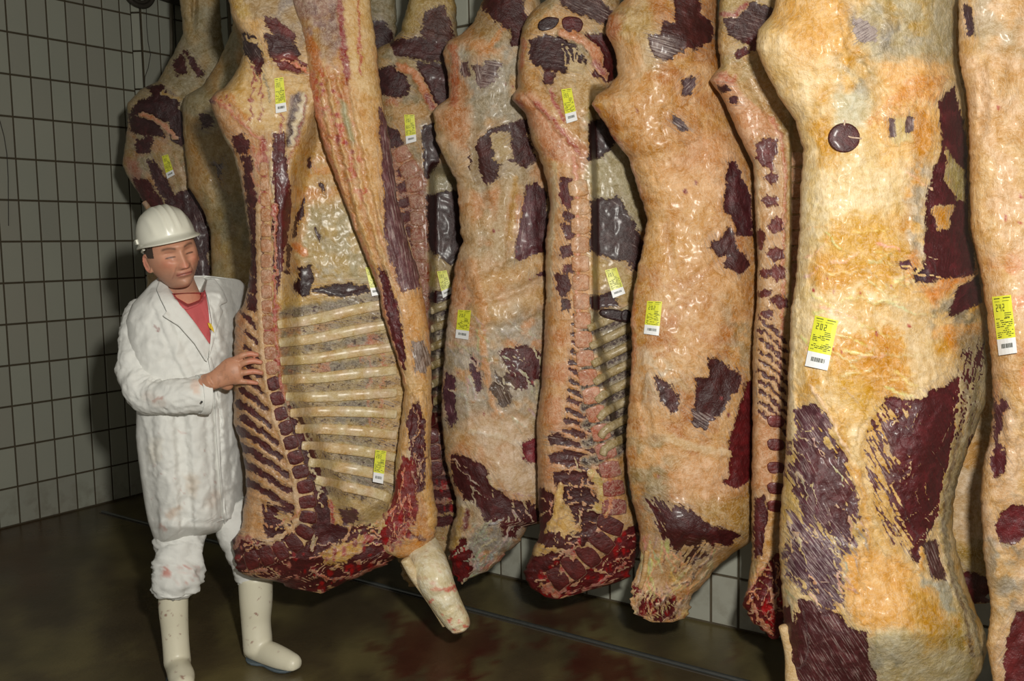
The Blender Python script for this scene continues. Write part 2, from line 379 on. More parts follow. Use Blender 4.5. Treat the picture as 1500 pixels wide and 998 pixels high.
def pebbles(parent, name, body, items, seg=14, seed=0):
    """items: dict(x,y,a,b,ang,h,e,col,M,mcol,label): a = half length along ang (px), b = half width"""
    rings = [1.0, 1.0, .95, .88, .5, .0]
    al = np.arange(seg) * 2 * np.pi / seg
    allx, ally = [], []
    for it in items:
        e = it.get('e', 2.6); c, q = np.cos(al), np.sin(al)
        k = (np.abs(c) ** e + np.abs(q) ** e) ** (-1 / e)
        if it.get('irr'): k = k * (1 + it['irr'] * (vnoise(al * 1.1, al * 0 + it['x'] * .37, 5) - .5) * 2)
        ca, sa = math.cos(it['ang']), math.sin(it['ang'])
        for rr in rings[:-1]:
            u = c * k * rr * it['a']; v = q * k * rr * it['b']
            allx.append(it['x'] + u * ca - v * sa); ally.append(it['y'] + u * sa + v * ca)
        allx.append(np.array([it['x']])); ally.append(np.array([it['y']]))
    X = np.concatenate(allx); Y = np.concatenate(ally); D = body.front(X, Y)
    nv = seg * 5 + 1; out = []
    for n, it in enumerate(items):
        x, y, d = X[n * nv:(n + 1) * nv], Y[n * nv:(n + 1) * nv], D[n * nv:(n + 1) * nv].copy()
        h = it.get('h', .008); hh = np.concatenate([np.full(seg, -.012), np.full(seg, h * .1), np.full(seg, h * .8), np.full(seg, h), np.full(seg, h), [h]])
        base = np.median(d) * .5 + d * .5
        V = pt(x, y, base - hh) - np.array(parent.location)
        F = []
        for r in range(4):
            for j in range(seg):
                j2 = (j + 1) % seg; F.append([r * seg + j, r * seg + j2, (r + 1) * seg + j2, (r + 1) * seg + j])
        F += [[4 * seg + j, 4 * seg + (j + 1) % seg, 5 * seg] for j in range(seg)] + [list(range(seg))[::-1]]
        F = [f[::-1] for f in F]
        me = mesh(name, V, F)
        C = np.zeros((nv, 3)) + lin(it['col'])
        rimc = it.get('rim')
        if rimc is not None: C[:2 * seg] = lin(rimc)
        w = (fbm(x * 1., y * 1., 6, 3 + seed, 3) - .5)[:, None]; C = C * (1 + w * .7)
        M = it.get('M', -30.); Mv = np.full(nv, float(M))
        if rimc is not None: Mv[:2 * seg] = -12
        a2 = it.get('fa', it['ang']); p1 = x * math.cos(a2) + y * math.sin(a2); p2 = -x * math.sin(a2) + y * math.cos(a2)
        attrs(me, C, Mv, np.full(nv, float(it.get('S', 0))), np.stack([p1 / 38, p2 / 2.6, np.full(nv, n * 1.7)], -1), np.zeros((nv, 3)) + lin(it.get('mcol', (100, 40, 38))))
        out.append(link(it.get('name', name), me, FLESH, parent, label=it.get('label')))
    return out

def path_at(P, t):
    P = np.asarray(P, float); s = np.concatenate([[0], np.cumsum(np.hypot(*np.diff(P[:, :2], axis=0).T))]); t = np.asarray(t) * s[-1]
    return [np.interp(t, s, P[:, k]) for k in range(P.shape[1])]
def spine(parent, body, P, n, colf, h=.012, gap=.86, mf=None, e=7, power=1.):
    """P: (x, y, half width); vertebrae one by one"""
    ts = (np.arange(n + 1) / n) ** power; it = []
    for k in range(n):
        tm = (ts[k] + ts[k + 1]) / 2; (x,), (y,), (w,) = [np.atleast_1d(v) for v in path_at(P, [tm])]
        xa, ya, _ = path_at(P, [ts[k], ts[k + 1]]); L = math.hypot(xa[1] - xa[0], ya[1] - ya[0]); ang = math.atan2(ya[1] - ya[0], xa[1] - xa[0])
        it.append(dict(x=x, y=y, a=L / 2 * gap, b=w, ang=ang, h=h, e=e, col=colf(tm), M=(mf(tm) if mf else -30), mcol=(112, 42, 40), irr=.10, fa=ang + .6, rim=(222, 192, 160)))
    return pebbles(parent, 'vertebra', body, it)

# ------------------------------------------------------------------ the label tags stuck on the sides
YEL = simple('tag_yellow', (214, 214, 60), .35, .05, 50, .05); WHT = simple('tag_white', (226, 226, 226), .4, .03, 50, .05)
INK = simple('tag_ink', (50, 52, 30), .6, .05, 50, 0)
SEG7 = {'0': 'abcdef', '1': 'bc', '2': 'abged', '3': 'abgcd', '4': 'fgbc', '7': 'abc', '8': 'abcdefg'}
def tag(parent, body, Q, digits='202', split=.7, seed=0, extra=0):
    """Q: corners TL, TR, BR, BL in picture coordinates"""
    Q = np.asarray(Q, float); rr = random.Random(seed)
    def P2(u, v):
        u = np.asarray(u, float)[..., None]; v = np.asarray(v, float)[..., None]
        return (Q[0] * (1 - u) + Q[1] * u) * (1 - v) + (Q[3] * (1 - u) + Q[2] * u) * v
    g = np.linspace(0, 1, 5); U, Vv = np.meshgrid(g, g); q = P2(U, Vv).reshape(-1, 2)
    d = body.front(q[:, 0], q[:, 1]).reshape(5, 5)
    # paper: a gently bent sheet lying on the highest spots
    A = np.stack([np.ones(25), U.ravel(), Vv.ravel(), (U * U).ravel()], 1); co = np.linalg.lstsq(A, d.ravel(), rcond=None)[0]
    off = (A @ co - d.ravel()).max() * .6 + .004 + extra
    def Dp(u, v, lift): return co[0] + co[1] * u + co[2] * v + co[3] * u * u - off - lift - .006 * v * v
    org = np.array(parent.location)
    def sheet(u0, u1, v0, v1, lift, thick=.0008, n=6):
        u = np.linspace(u0, u1, n); v = np.linspace(v0, v1, n); UU, VV = np.meshgrid(u, v)
        p = P2(UU, VV); f = pt(p[..., 0], p[..., 1], Dp(UU, VV, lift)).reshape(-1, 3); b = pt(p[..., 0], p[..., 1], Dp(UU, VV, lift - thick)).reshape(-1, 3)
        F = []
        for i in range(n - 1):
            for j in range(n - 1):
                a = i * n + j; F.append([a, a + n, a + n + 1, a + 1]); F.append([n * n + a, n * n + a + 1, n * n + a + n + 1, n * n + a + n])
        rim = list(range(n)) + [i * n + n - 1 for i in range(1, n)] + [(n - 1) * n + j for j in range(n - 2, -1, -1)] + [i * n for i in range(n - 2, 0, -1)]
        for k in range(len(rim)): a, b2 = rim[k], rim[(k + 1) % len(rim)]; F.append([a, b2, b2 + n * n, a + n * n])
        return np.concatenate([f, b]) - org, F
    V, F = sheet(0, 1, 0, split, .0); t = link('label_tag', mesh('label_tag', V, F, False), YEL, parent)
    V, F = sheet(0, 1, split, 1, .0); link('white_strip', mesh('white_strip', V, F, False), WHT, t, label='white lower strip')
    def prints(name, rects, lift=.0012, kind=None):
        VV, FF = [], []
        for (u0, u1, v0, v1) in rects:
            V, F = sheet(u0, u1, v0, v1, lift, .0003, 2); k = sum(len(a) for a in VV); VV.append(V); FF += [[i + k for i in f] for f in F]
        link(name, mesh(name, np.concatenate(VV), FF, False), INK, t, kind=kind)
    R1 = [(.08, .38, .035, .05), (.55, .92, .03, .045), (.5, .85, .085, .093), (.1, .35, .09, .097)]
    v = split * .52
    while v < split - .03:
        u = .08
        while u < .88:
            w = rr.uniform(.05, .2)
            if rr.random() < .62: R1.append((u, min(u + w, .93), v, v + .011 + .006 * rr.random()))
            u += w + .03
        v += .034
    for k in range(3): R1.append((.55, rr.uniform(.75, .92), split * .4 + k * .035, split * .4 + k * .035 + .012))
    prints('printed_text', R1, kind='stuff')
    D = []
    for k, ch in enumerate(digits):
        x0 = .14 + .17 * k; x1 = x0 + .1; y0, y1 = split * .19, split * .36; ym = (y0 + y1) / 2; a, b = .028, .012
        S = dict(a=(x0, x1, y0, y0 + b), g=(x0, x1, ym - b / 2, ym + b / 2), d=(x0, x1, y1 - b, y1), f=(x0, x0 + a, y0, ym), b=(x1 - a, x1, y0, ym), e=(x0, x0 + a, ym, y1), c=(x1 - a, x1, ym, y1))
        D += [S[s_] for s_ in SEG7[ch]]
    prints('printed_number', D, kind='stuff')
    B = []; u = .2
    while u < .8:
        w = rr.choice((.012, .012, .025, .035)); B.append((u, u + w, split + (1 - split) * .32, split + (1 - split) * .6)); u += w + rr.choice((.012, .02))
    prints('barcode', B, kind='stuff')
    return t

def hook(parent, x, y, Y):
    """steel hook under the overhead rail, above the picture"""
    P = pt(x, y, Y); z = 3.42
    V = []; 
    m = simple('galvanised_steel', (130, 132, 134), .35, .1, 60, .1, metal=.9) if 'galvanised_steel' not in bpy.data.materials else bpy.data.materials['galvanised_steel']
    pts = [Vector((0, 0, z - P[2])), Vector((0, 0, .16)), Vector((.035, 0, .08)), Vector((.03, 0, -.02)), Vector((-.02, 0, -.05)), Vector((-.05, 0, 0))]
    cu = bpy.data.curves.new('hook', 'CURVE'); cu.dimensions = '3D'; sp_ = cu.splines.new('POLY'); sp_.points.add(len(pts) - 1)
    for i, q in enumerate(pts): sp_.points[i].co = (*q, 1)
    cu.bevel_depth = .009; cu.bevel_resolution = 2; tmp = bpy.data.objects.new('tmp', cu)
    me = bpy.data.meshes.new_from_object(tmp); bpy.data.objects.remove(tmp); me.materials.clear()
    o = link('meat_hook', me, m, parent); o.location = Vector(P) - parent.location
    return o

# ------------------------------------------------------------------ the room
TH = .95376; dL, dR = 5.3998 * KS, 3.5004 * KS
DV = np.array([math.cos(TH), math.sin(TH), 0]); NV = np.array([-math.sin(TH), math.cos(TH), 0])
TW, TT, TZ0, TO = .1160136 * KS, .2305865 * KS, 2.7575866 * KS, 2.8457162 * KS
def proj(p):
    p = np.asarray(p, float); x, y, z = p[..., 0], p[..., 1], p[..., 2] - CAMH
    yy = y * cp - z * sp; zz = y * sp + z * cp; u = FPX * x / yy; v = -FPX * zz / yy
    return 750 + u * cr - v * sr, 499 + u * sr + v * cr
def tile_mat():
    m, nt, b = newmat('glazed_tile'); info = N(nt, 'ShaderNodeObjectInfo').outputs['Random']; g = N(nt, 'ShaderNodeNewGeometry').outputs['Position']
    n = noise(nt, g, 2.2, 3); n2 = noise(nt, g, 14, 5)
    c = mixc(nt, info, lin((164, 160, 146)), lin((176, 176, 160))); c = mixc(nt, mathn(nt, 'MULTIPLY', n, .55), c, lin((150, 156, 146)))
    # grime that gathers on the lowest rows
    sep = N(nt, 'ShaderNodeSeparateXYZ'); nt.links.new(g, sep.inputs[0])
    lo = mathn(nt, 'MULTIPLY_ADD', sep.outputs[2], -4.5, 1.3, clamp=True); d = mathn(nt, 'MULTIPLY', lo, mathn(nt, 'MULTIPLY_ADD', n2, 3, -1.35, clamp=True))
    c = mixc(nt, mathn(nt, 'MULTIPLY', d, .5), c, lin((96, 84, 60)))
    nt.links.new(c, b.inputs['Base Color']); b.inputs['Roughness'].default_value = .42; b.inputs['Specular IOR Level'].default_value = .35
    bump(nt, b, noise(nt, g, 9, 2), .12, .004); return m
TILE = tile_mat(); GROUT = simple('dark_grout', (78, 68, 50), .8, .3, 40, .3)
CONC = simple('ceiling_paint', (150, 146, 134), .8, .1, 5, .1)
tmesh = {}
def tile_me(w, h):
    k = (round(w, 4), round(h, 4))
    if k not in tmesh:
        g = .0055; a, b_ = w / 2 - g, h / 2 - g; c = .0022
        V = []
        for (s, y) in ((0, .004), (0, -.004), (c, -.0065)):
            V += [(-a + s, y, -b_ + s), (a - s, y, -b_ + s), (a - s, y, b_ - s), (-a + s, y, b_ - s)]
        F = [[8, 9, 10, 11]]
        for r in (0, 4):
            for j in range(4): F.append([r + j, r + (j + 1) % 4, r + 4 + (j + 1) % 4, r + 4 + j])
        m = mesh('tile', V, F, False); m.materials.append(TILE); tmesh[k] = m
    return tmesh[k]
def wall(name, org, ang, length, height=3.7, thick=.15):
    """backing slab; local x along the wall, local -y faces the room"""
    V = [(0, 0, -.05), (length, 0, -.05), (length, 0, height), (0, 0, height), (0, thick, -.05), (length, thick, -.05), (length, thick, height), (0, thick, height)]
    o = link(name, boxmesh(name, [V[3], V[2], V[1], V[0], V[7], V[6], V[5], V[4]]), GROUT, None, org, 'structure'); o.rotation_euler = (0, 0, ang); return o
def lay(wo, cols, rows, single):
    """tiles in a wall: cols = joints along x, rows = joints in z; those seen are objects, the rest one joined part"""
    VV, FF = [], []; n = 0; k = 0; rot = Matrix.Rotation(wo.rotation_euler[2], 3, 'Z')
    for x0, x1 in zip(cols[:-1], cols[1:]):
        for z0, z1 in zip(rows[:-1], rows[1:]):
            if z1 < .03: continue
            z0 = max(z0, .004)
            me = tile_me(x1 - x0, z1 - z0); c = Vector(((x0 + x1) / 2, -.001 + R.uniform(-.0008, .0008), (z0 + z1) / 2)); w = rot @ c + wo.location
            if single(*proj(np.array(w))) and n < 295:
                o = bpy.data.objects.new('tile', me); COL.objects.link(o); o.parent = wo; o.location = c
                o.rotation_euler = (R.uniform(-.004, .004), 0, R.uniform(-.006, .006)); n += 1
            else:
                VV += [v.co + c for v in me.vertices]; FF += [[i + k for i in p.vertices] for p in me.polygons]; k += len(me.vertices)
    if VV: link('tile', mesh('tile', VV, FF, False), TILE, wo, kind='stuff')
zr = sorted([TZ0 - j * TT for j in range(-4, 13)])
# left wall
U0, U1 = TO - 11 * TW, TO + 6.67 * TW
wl = wall('wall_left', Vector(dL * NV + (U0 - .3) * DV), TH, 3.6)
inf = lambda x, y: -25 < x < 1525 and -30 < y < 1025
lay(wl, [TO + i * TW - U0 + .3 for i in range(-11, 7)] + [U1 - U0 + .3], zr, inf)
# pier in the far corner, standing proud of the left wall
pz = [z + .012 for z in zr]
c0 = dL * NV + U1 * DV
V = []
for z in (-.05, 3.7):
    for (a, b_) in ((0, 0), (.035, -.055), (1.0, -.055), (1.0, .1), (0, .1)): V.append(c0 + a * DV + b_ * NV + [0, 0, z])
pier = link('wall_corner', mesh('wall_corner', V, [[0, 1, 6, 5], [1, 2, 7, 6], [2, 3, 8, 7], [3, 4, 9, 8], [4, 0, 5, 9], [4, 3, 2, 1, 0], [5, 6, 7, 8, 9]], False), GROUT, kind='structure')
pw = wall('trim_1', Vector(c0 + .035 * DV - .056 * NV), TH, .97, 3.7, .02)
lay(pw, [.003, .135, .262, .34, .47, .6, .73, .86, .96], pz, lambda x, y: inf(x, y) and x < 300 and y < 140)
chf = Vector(.035 * DV - .055 * NV); ch = wall('trim_2', Vector(c0), math.atan2(chf.y, chf.x), chf.length, 3.7, .01)
lay(ch, [.0, chf.length], pz, lambda x, y: inf(x, y) and y < 140)
# right wall, with a recess at its far end behind the carcasses
S0 = 1.15
wr = wall('wall_right', Vector(dR * DV + (dL - S0) * NV), TH - math.pi / 2, 6.5)
s_ref = (dL - np.dot(pt(1083, 922, 1.0) * 0 + np.array(.8811338 * KS * np.array([1, 0, 0]) + np.array([0, 3.6762198 * KS, 0])), NV)) - S0
ph = s_ref % TW
lay(wr, [ph + i * TW for i in range(-1, 50) if ph + i * TW > -.01], [z - .012 for z in zr], lambda x, y: inf(x, y) and ((y > 600 and 640 < x < 1460) or (y < 90 and 530 < x < 740)))
wrec = wall('wall_back', Vector((dR + .55) * DV + (dL + .05) * NV), TH - math.pi / 2, S0 + .3)
lay(wrec, [.02 + i * TW for i in range(11)], [z - .012 for z in zr], lambda x, y: False)
rr_ = wall('trim_3', Vector((dR + .02) * DV + (dL - S0) * NV), TH, .56, 3.7, .02)

# floor: wet dark concrete with old blood
def floor_mat():
    m, nt, b = newmat('wet_concrete'); g = N(nt, 'ShaderNodeNewGeometry').outputs['Position']
    col = N(nt, 'ShaderNodeAttribute', attribute_name='Col').outputs['Color']
    n = noise(nt, g, 3, 6, .6); n2 = noise(nt, g, 60, 4); n3 = noise(nt, g, 1.2, 3)
    c = mixc(nt, mathn(nt, 'MULTIPLY_ADD', n, 2, -.5, clamp=True), mixc(nt, 1, col, (.68, .66, .6), 'MULTIPLY'), mixc(nt, 1, col, (1.25, 1.22, 1.1), 'MULTIPLY'))
    c = mixc(nt, mathn(nt, 'MULTIPLY', n2, .4), c, mixc(nt, 1, c, (.6, .6, .6), 'MULTIPLY'))
    nt.links.new(c, b.inputs['Base Color'])
    nt.links.new(mathn(nt, 'MULTIPLY_ADD', n3, .45, .08), b.inputs['Roughness']); b.inputs['Specular IOR Level'].default_value = .5
    bump(nt, b, mathn(nt, 'MULTIPLY_ADD', n2, .3, n), .25, .01); return m
gx = np.arange(-4.5, 3.61, .035); gy = np.arange(-1.5, 9.21, .035); X, Y = np.meshgrid(gx, gy)
ins = ((X * DV[0] + Y * DV[1]) < 99)
Vf_ = np.stack([X, Y, X * 0], -1).reshape(-1, 3); px, py = proj(np.where(Vf_[:, 1:2] < .8, [0, .8, 0], Vf_))
p = Paint(px, py, 400); p.base((112, 102, 70))
p.mottle((70, 58, 46), 60, .5, .2, 1, .8)
p.mottle((84, 50, 20), 50, .42, .2, 2, .6, P=[(-80, 770), (60, 750), (110, 800), (60, 880), (-80, 900)], feather=40)
for P_, a in (([(570, 910), (640, 900), (740, 925), (700, 985), (600, 1000), (560, 960)], .8), ([(780, 890), (860, 880), (890, 905), (830, 930), (760, 925)], .75), ([(850, 945), (880, 940), (960, 1000), (840, 1010)], .9), ([(1055, 940), (1085, 942), (1075, 958), (1050, 955)], .7), ([(690, 960), (730, 955), (745, 975), (660, 990)], .8)):
    p.patch(P_, (78, 22, 20), 12, a * .85, 90)
p.mottle((78, 72, 50), 40, .5, .2, 5, .6, P=[(700, 840), (1130, 930), (1180, 1010), (1000, 960), (700, 880)], feather=12)
nx, ny = len(gx), len(gy); i = np.arange(ny - 1)[:, None] * nx; j = np.arange(nx - 1)[None]
F = np.stack([i + j, i + j + 1, i + nx + j + 1, i + nx + j], -1).reshape(-1, 4)
fme = mesh('floor', Vf_, F, False); attrs(fme, p.C); link('floor', fme, floor_mat(), kind='structure')
link('ceiling', boxmesh('ceiling', [(-4.5, -1.5, 3.72), (3.6, -1.5, 3.72), (3.6, 9.2, 3.72), (-4.5, 9.2, 3.72), (-4.5, -1.5, 3.85), (3.6, -1.5, 3.85), (3.6, 9.2, 3.85), (-4.5, 9.2, 3.85)]), CONC, kind='structure')
STEEL = simple('dull_steel', (96, 98, 96), .35, .25, 60, .15, metal=.7)
DARK = simple('dark_fitting', (58, 52, 44), .6, .2, 40, .2)
def wtube(name, P, r, mat, parent=None, kind=None, seg=8, label=None):
    P = [Vector(q) for q in P]; cu = bpy.data.curves.new(name, 'CURVE'); cu.dimensions = '3D'; s_ = cu.splines.new('POLY'); s_.points.add(len(P) - 1)
    o0 = P[0].copy() if parent is None else Vector(parent.location)
    for k, q in enumerate(P): s_.points[k].co = (*(q - o0), 1)
    cu.bevel_depth = r; cu.bevel_resolution = max(1, seg // 4); cu.use_fill_caps = True
    tmp = bpy.data.objects.new('tmp', cu); me = bpy.data.meshes.new_from_object(tmp); bpy.data.objects.remove(tmp); me.materials.clear(); me.name = name
    return link(name, me, mat, parent, o0 if parent is None else None, kind, label)
def onfloor(x, y): r_ = ray(x, y); t = -CAMH / r_[2]; return Vector((r_[0] * t, r_[1] * t, 0))
a, b_ = onfloor(150, 751), onfloor(1080, 998); dd = (b_ - a).normalized(); b_ = b_ + dd * 1.2
wtube('trim_4', [a + Vector((0, 0, .004)), b_ + Vector((0, 0, .004))], .011, STEEL, kind='structure')
sd = Vector((-dd.y, dd.x, 0)) * .02
for s_ in (1, -1): wtube('trim_5', [a + sd * s_, b_ + sd * s_], .004, DARK, kind='structure')
# things on the far wall
def onwall(x, y, off=.02):
    r_ = ray(x, y); t = (dL - .056 - off) / np.dot(r_, NV) ; return Vector(r_ * t) + Vector((0, 0, CAMH))
o = wtube('cable', [onwall(*q) for q in ((214, 2), (215, 40), (217, 62), (220.5, 80), (217, 100), (212.5, 112), (212, 126), (214, 190))], .0022, DARK)
o['label'] = 'thin wavy cable hanging down the tiled corner pier'; o['category'] = 'cable'
o = wtube('cable', [onwall(x, y, -.045) for x, y in ((-12, 140), (0, 178), (6, 200), (10, 225), (12, 260), (12.5, 331))], .0025, DARK)
o['label'] = 'thin cable hanging down the tiled wall at the far left edge'; o['category'] = 'cable'
o = wtube('wall_pipe', [onwall(250.5, -60, .03), onwall(252, 130, .03), onwall(262, 330, .03)], .013, simple('pipe_paint', (104, 96, 80), .5)); o['label'] = 'vertical painted pipe on the tiled corner pier'; o['category'] = 'pipe'
e = empty('round_wall_fitting', onwall(204, -14, .05), 'dark round ringed fitting high in the tiled far corner', 'fitting')
for k, (rad, th_) in enumerate(((.105, .016), (.078, .012), (.05, .01))):
    c = onwall(204, -14, .05); P = [c + Vector(DV) * rad * math.cos(q) + Vector((0, 0, 1)) * rad * math.sin(q) * .95 for q in np.linspace(0, 2 * math.pi, 33)]
    wtube('ring', P, th_, DARK, e)
q = Vector(NV) * .02
wtube('hub', [c - q * 1.5, c + q * 2], .04, DARK, e)
e = wtube('overhead_conduit', [onwall(226, -8, .06), onwall(262, 4, .06), onwall(300, 12, .06)], .022, DARK); e['label'] = 'dark conduit running along the top of the tiled corner pier'; e['category'] = 'pipe'
# overhead rail that carries the hooks (above the picture)
RO = dL - .0
ra = dR * DV - .62 * DV
p0 = ra + (dL - .2) * NV; p1 = ra + (dL - 6.6) * NV
wtube('trim_6', [Vector(p0) + Vector((0, 0, 3.45)), Vector(p1) + Vector((0, 0, 3.45))], .03, STEEL, kind='structure')

# ------------------------------------------------------------------ the sides of beef
GRP = 'sides of beef hanging along the rail'
def side(label, x, y, Y, name='beef_carcass'):
    return empty(name, pt(x, y, Y), label, 'carcass', GRP)
V0 = -265   # top of the shank, above the picture

# --- outer side, orange fat, in the middle of the row (fourth from the right)
def paint_g(p):
    p.base((202, 160, 92))
    p.mottle((190, 132, 54), 46, .5, .12, 1, .9, .3); p.mottle((222, 186, 142), 60, .52, .1, 2, .75); p.mottle((186, 128, 60), 20, .6, .07, 3, .55)
    p.patch([(905, 60), (945, 75), (945, 150), (960, 210), (935, 230), (905, 140)], (226, 190, 152), 14, .7)
    p.patch([(880, 10), (950, 5), (970, 60), (900, 50)], (178, 162, 110), 12, .6)
    p.patch([(940, 60), (975, 40), (975, 90), (940, 110)], (196, 190, 170), 10, .6)
    p.patch([(880, 20), (910, 20), (905, 60), (885, 60)], (190, 110, 80), 8, .6)
    p.patch([(905, 130), (1000, 120), (1030, 190), (960, 240), (910, 200)], (196, 148, 72), 20, .7)
    p.patch([(1040, 190), (1080, 200), (1090, 280), (1000, 290), (940, 240), (1000, 235)], (224, 182, 146), 16, .7)
    p.patch([(950, 240), (1040, 250), (1060, 330), (1080, 430), (1000, 420), (950, 380)], (226, 188, 138), 20, .6)
    p.patch([(1040, 330), (1100, 400), (1100, 480), (1040, 470), (1000, 430)], (206, 164, 112), 14, .6)
    p.mottle((166, 158, 140), 14, .55, .08, 7, .6, P=[(1060, 440), (1105, 440), (1105, 540), (1060, 560)])
    p.mottle((214, 208, 200), 10, .5, .08, 8, .6, P=[(935, 510), (990, 530), (1000, 570), (950, 590)])
    p.stroke([(944, 590), (949, 545), (953, 565), (962, 578), (972, 572)], 2.5, (222, 205, 190), .003)
    # exposed muscle
    p.meat([(990, -30), (1015, -20), (1030, 20), (1042, 34), (1040, 60), (1020, 72), (1005, 70), (985, 82), (960, 78), (953, 55), (972, 52), (974, 34), (990, 30), (990, 8)], (88, 40, 38), .55, .5, 16)
    p.meat([(953, 52), (985, 56), (1000, 72), (975, 86), (957, 78)], (96, 60, 56), 1.15, .3, 10)
    p.meat([(1001, 118), (1016, 116), (1012, 136), (1000, 138)], (96, 74, 80), .8, -.8, 6)
    p.meat([(985, 168), (1002, 180), (1012, 190), (1000, 196), (984, 182)], (96, 80, 84), 1, .6, 12, soft=3)
    p.meat([(1066, 240), (1074, 240), (1090, 270), (1100, 300), (1100, 345), (1078, 338), (1072, 316), (1062, 300)], (92, 42, 48), .4, 1.4, 12)
    p.meat([(1042, 358), (1060, 350), (1068, 336), (1075, 352), (1082, 372), (1096, 384), (1084, 402), (1068, 392), (1052, 376)], (94, 50, 50), .5, 1.2, 12)
    p.meat([(1040, 530), (1055, 530), (1085, 548), (1084, 560), (1066, 580), (1060, 592), (1050, 612), (1036, 616), (1020, 600), (1018, 556), (1046, 552)], (84, 36, 36), .3, 1.0, 14)
    p.meat([(962, 552), (975, 560), (990, 580), (990, 604), (972, 588)], (88, 42, 40), .7, 1.1, 14)
    p.meat([(1012, 600), (1036, 612), (1034, 630), (1016, 622)], (90, 60, 60), 1.1, .6, 8)
    p.meat([(1096, 560), (1106, 560), (1108, 700), (1076, 712), (1062, 704), (1072, 694), (1070, 650), (1080, 610)], (120, 34, 38), .15, 1.2, 10)
    p.stroke([(978, 642), (1020, 656), (1068, 664)], 6, (224, 200, 170), .002)
    p.patch([(975, 680), (1060, 668), (1090, 712), (1030, 734), (980, 716)], (228, 190, 156), 12, .8)
    p.mottle((156, 148, 120), 24, .5, .12, 12, .8, P=[(925, 650), (975, 640), (985, 740), (940, 760), (920, 700)])
    p.patch([(1010, 740), (1100, 715), (1108, 790), (1060, 800)], (178, 150, 84), 14, .75)
    p.meat([(948, 728), (990, 738), (1000, 735), (1018, 755), (1040, 770), (1060, 775), (1084, 784), (1072, 796), (1045, 796), (1010, 800), (990, 808), (972, 790)], (92, 34, 36), .62, .5, 18)
    p.meat([(985, 805), (1030, 798), (1050, 812), (1020, 830), (990, 840)], (96, 60, 44), .9, .2, 20, soft=6)
    p.mottle((196, 166, 136), 16, .45, .1, 14, .8, P=[(940, 770), (985, 790), (985, 870), (935, 880)])
    p.mottle((160, 140, 120), 12, .5, .1, 15, .9, P=[(985, 820), (1060, 810), (1010, 905), (985, 890)])
    p.meat([(928, 862), (950, 872), (956, 900), (936, 905)], (130, 30, 34), .5, 1.2, 12); p.meat([(952, 868), (985, 880), (990, 905), (955, 905)], (110, 34, 36), .7, 1.2, 14)
    BT = [(975, 800), (1060, 805), (1030, 850), (1004, 905), (930, 905), (925, 860), (985, 840)]
    p.fray([(985, 798), (1056, 806), (1020, 850), (985, 850)], 14, 2.2, (176, 150, 112), 2.2, 22, 8); p.web(BT, 60, (206, 178, 138), 1.3, 12, 30, 1.9); p.web(BT, 24, (110, 70, 50), 1.2, 13, 26, 2.2)
    p.web([(935, 770), (985, 790), (985, 860), (938, 860)], 30, (222, 196, 156), 1.6, 14, 34, 1.5); p.fray([(948, 728), (1010, 740), (985, 800), (960, 780)], 12, 1.0, (170, 150, 120), 2.2, 24, 10)
    p.spots(16, [(928, 862), (1000, 870), (990, 905), (930, 905)], (150, 16, 20), (1.5, 4), 15)
    p.stroke([(868, 152), (876, 172), (892, 196), (905, 210)], 3.5, (170, 40, 44), 0, .8)
    p.stroke([(905, 210), (925, 240), (936, 275), (944, 320)], 2.6, (228, 190, 170), .003)
    p.stroke([(928, 420), (925, 470), (928, 510), (923, 560)], 4, (214, 160, 120), .004)
    p.spots(16, [(900, 100), (1090, 200), (1090, 700), (930, 700)], (140, 40, 34), (1, 2.6), 4)
    p.lump(985, 60, 60, 60, .03); p.lump(960, 190, 60, 70, .02); p.lump(1050, 420, 40, 60, .018); p.lump(1000, 770, 60, 30, .03); p.lump(960, 560, 26, 60, .014)
    p.stroke([(975, 330), (985, 400), (1000, 420), (1060, 380)], 4, (188, 138, 84), -.006, .5, 5)
    p.stroke([(940, 560), (950, 640), (940, 720)], 4, (190, 148, 90), -.006, .4, 5)
G_L = [(V0, 960), (-200, 955), (-120, 948), (-40, 925), (0, 914), (6, 908), (24, 890), (45, 886), (78, 902), (111, 905), (128, 892), (140, 872), (153, 866), (174, 881), (204, 899), (231, 920), (270, 932), (297, 941), (322, 948), (358, 942), (418, 929), (470, 924), (508, 926), (588, 921), (600, 920), (660, 916), (728, 924), (771, 936), (823, 938), (855, 926), (885, 922), (907, 940), (912, 955)]
G_R = [(V0, 985), (-200, 990), (-120, 1010), (-40, 1040), (0, 1052), (60, 1052), (110, 1062), (168, 1074), (222, 1096), (255, 1112), (300, 1118), (500, 1118), (700, 1116), (780, 1110), (795, 1099), (811, 1075), (827, 1055), (867, 1020), (892, 1006), (906, 1000), (912, 985)]
tg = side('orange-tinted side of beef seen from its fat outside, between two split spines', 1000, 905, 3.46)
bg = Slab(G_L, G_R, 3.46, [(V0, .04), (-100, .06), (0, .12), (60, .14), (300, .12), (600, .14), (780, .14), (850, .06), (912, .03)], [(V0, .04), (0, .1), (700, .06), (912, .02)], paint_g, seed=3, sx=.0002, xc=1000, jag=1.2, pw=2.6, skew=.55)
bg.build('flesh', tg); hook(tg, 968, V0, 3.46)
tag(tg, bg, [(948, 441), (970, 442), (965, 492), (943, 489)], '202', .72, 1)
tube('tendon', tg, [(948, 808, 4), (944, 840, 4.5), (938, 862, 3.5)], lambda x, y: bg.front(x, y) - .004, col=(196, 152, 90))

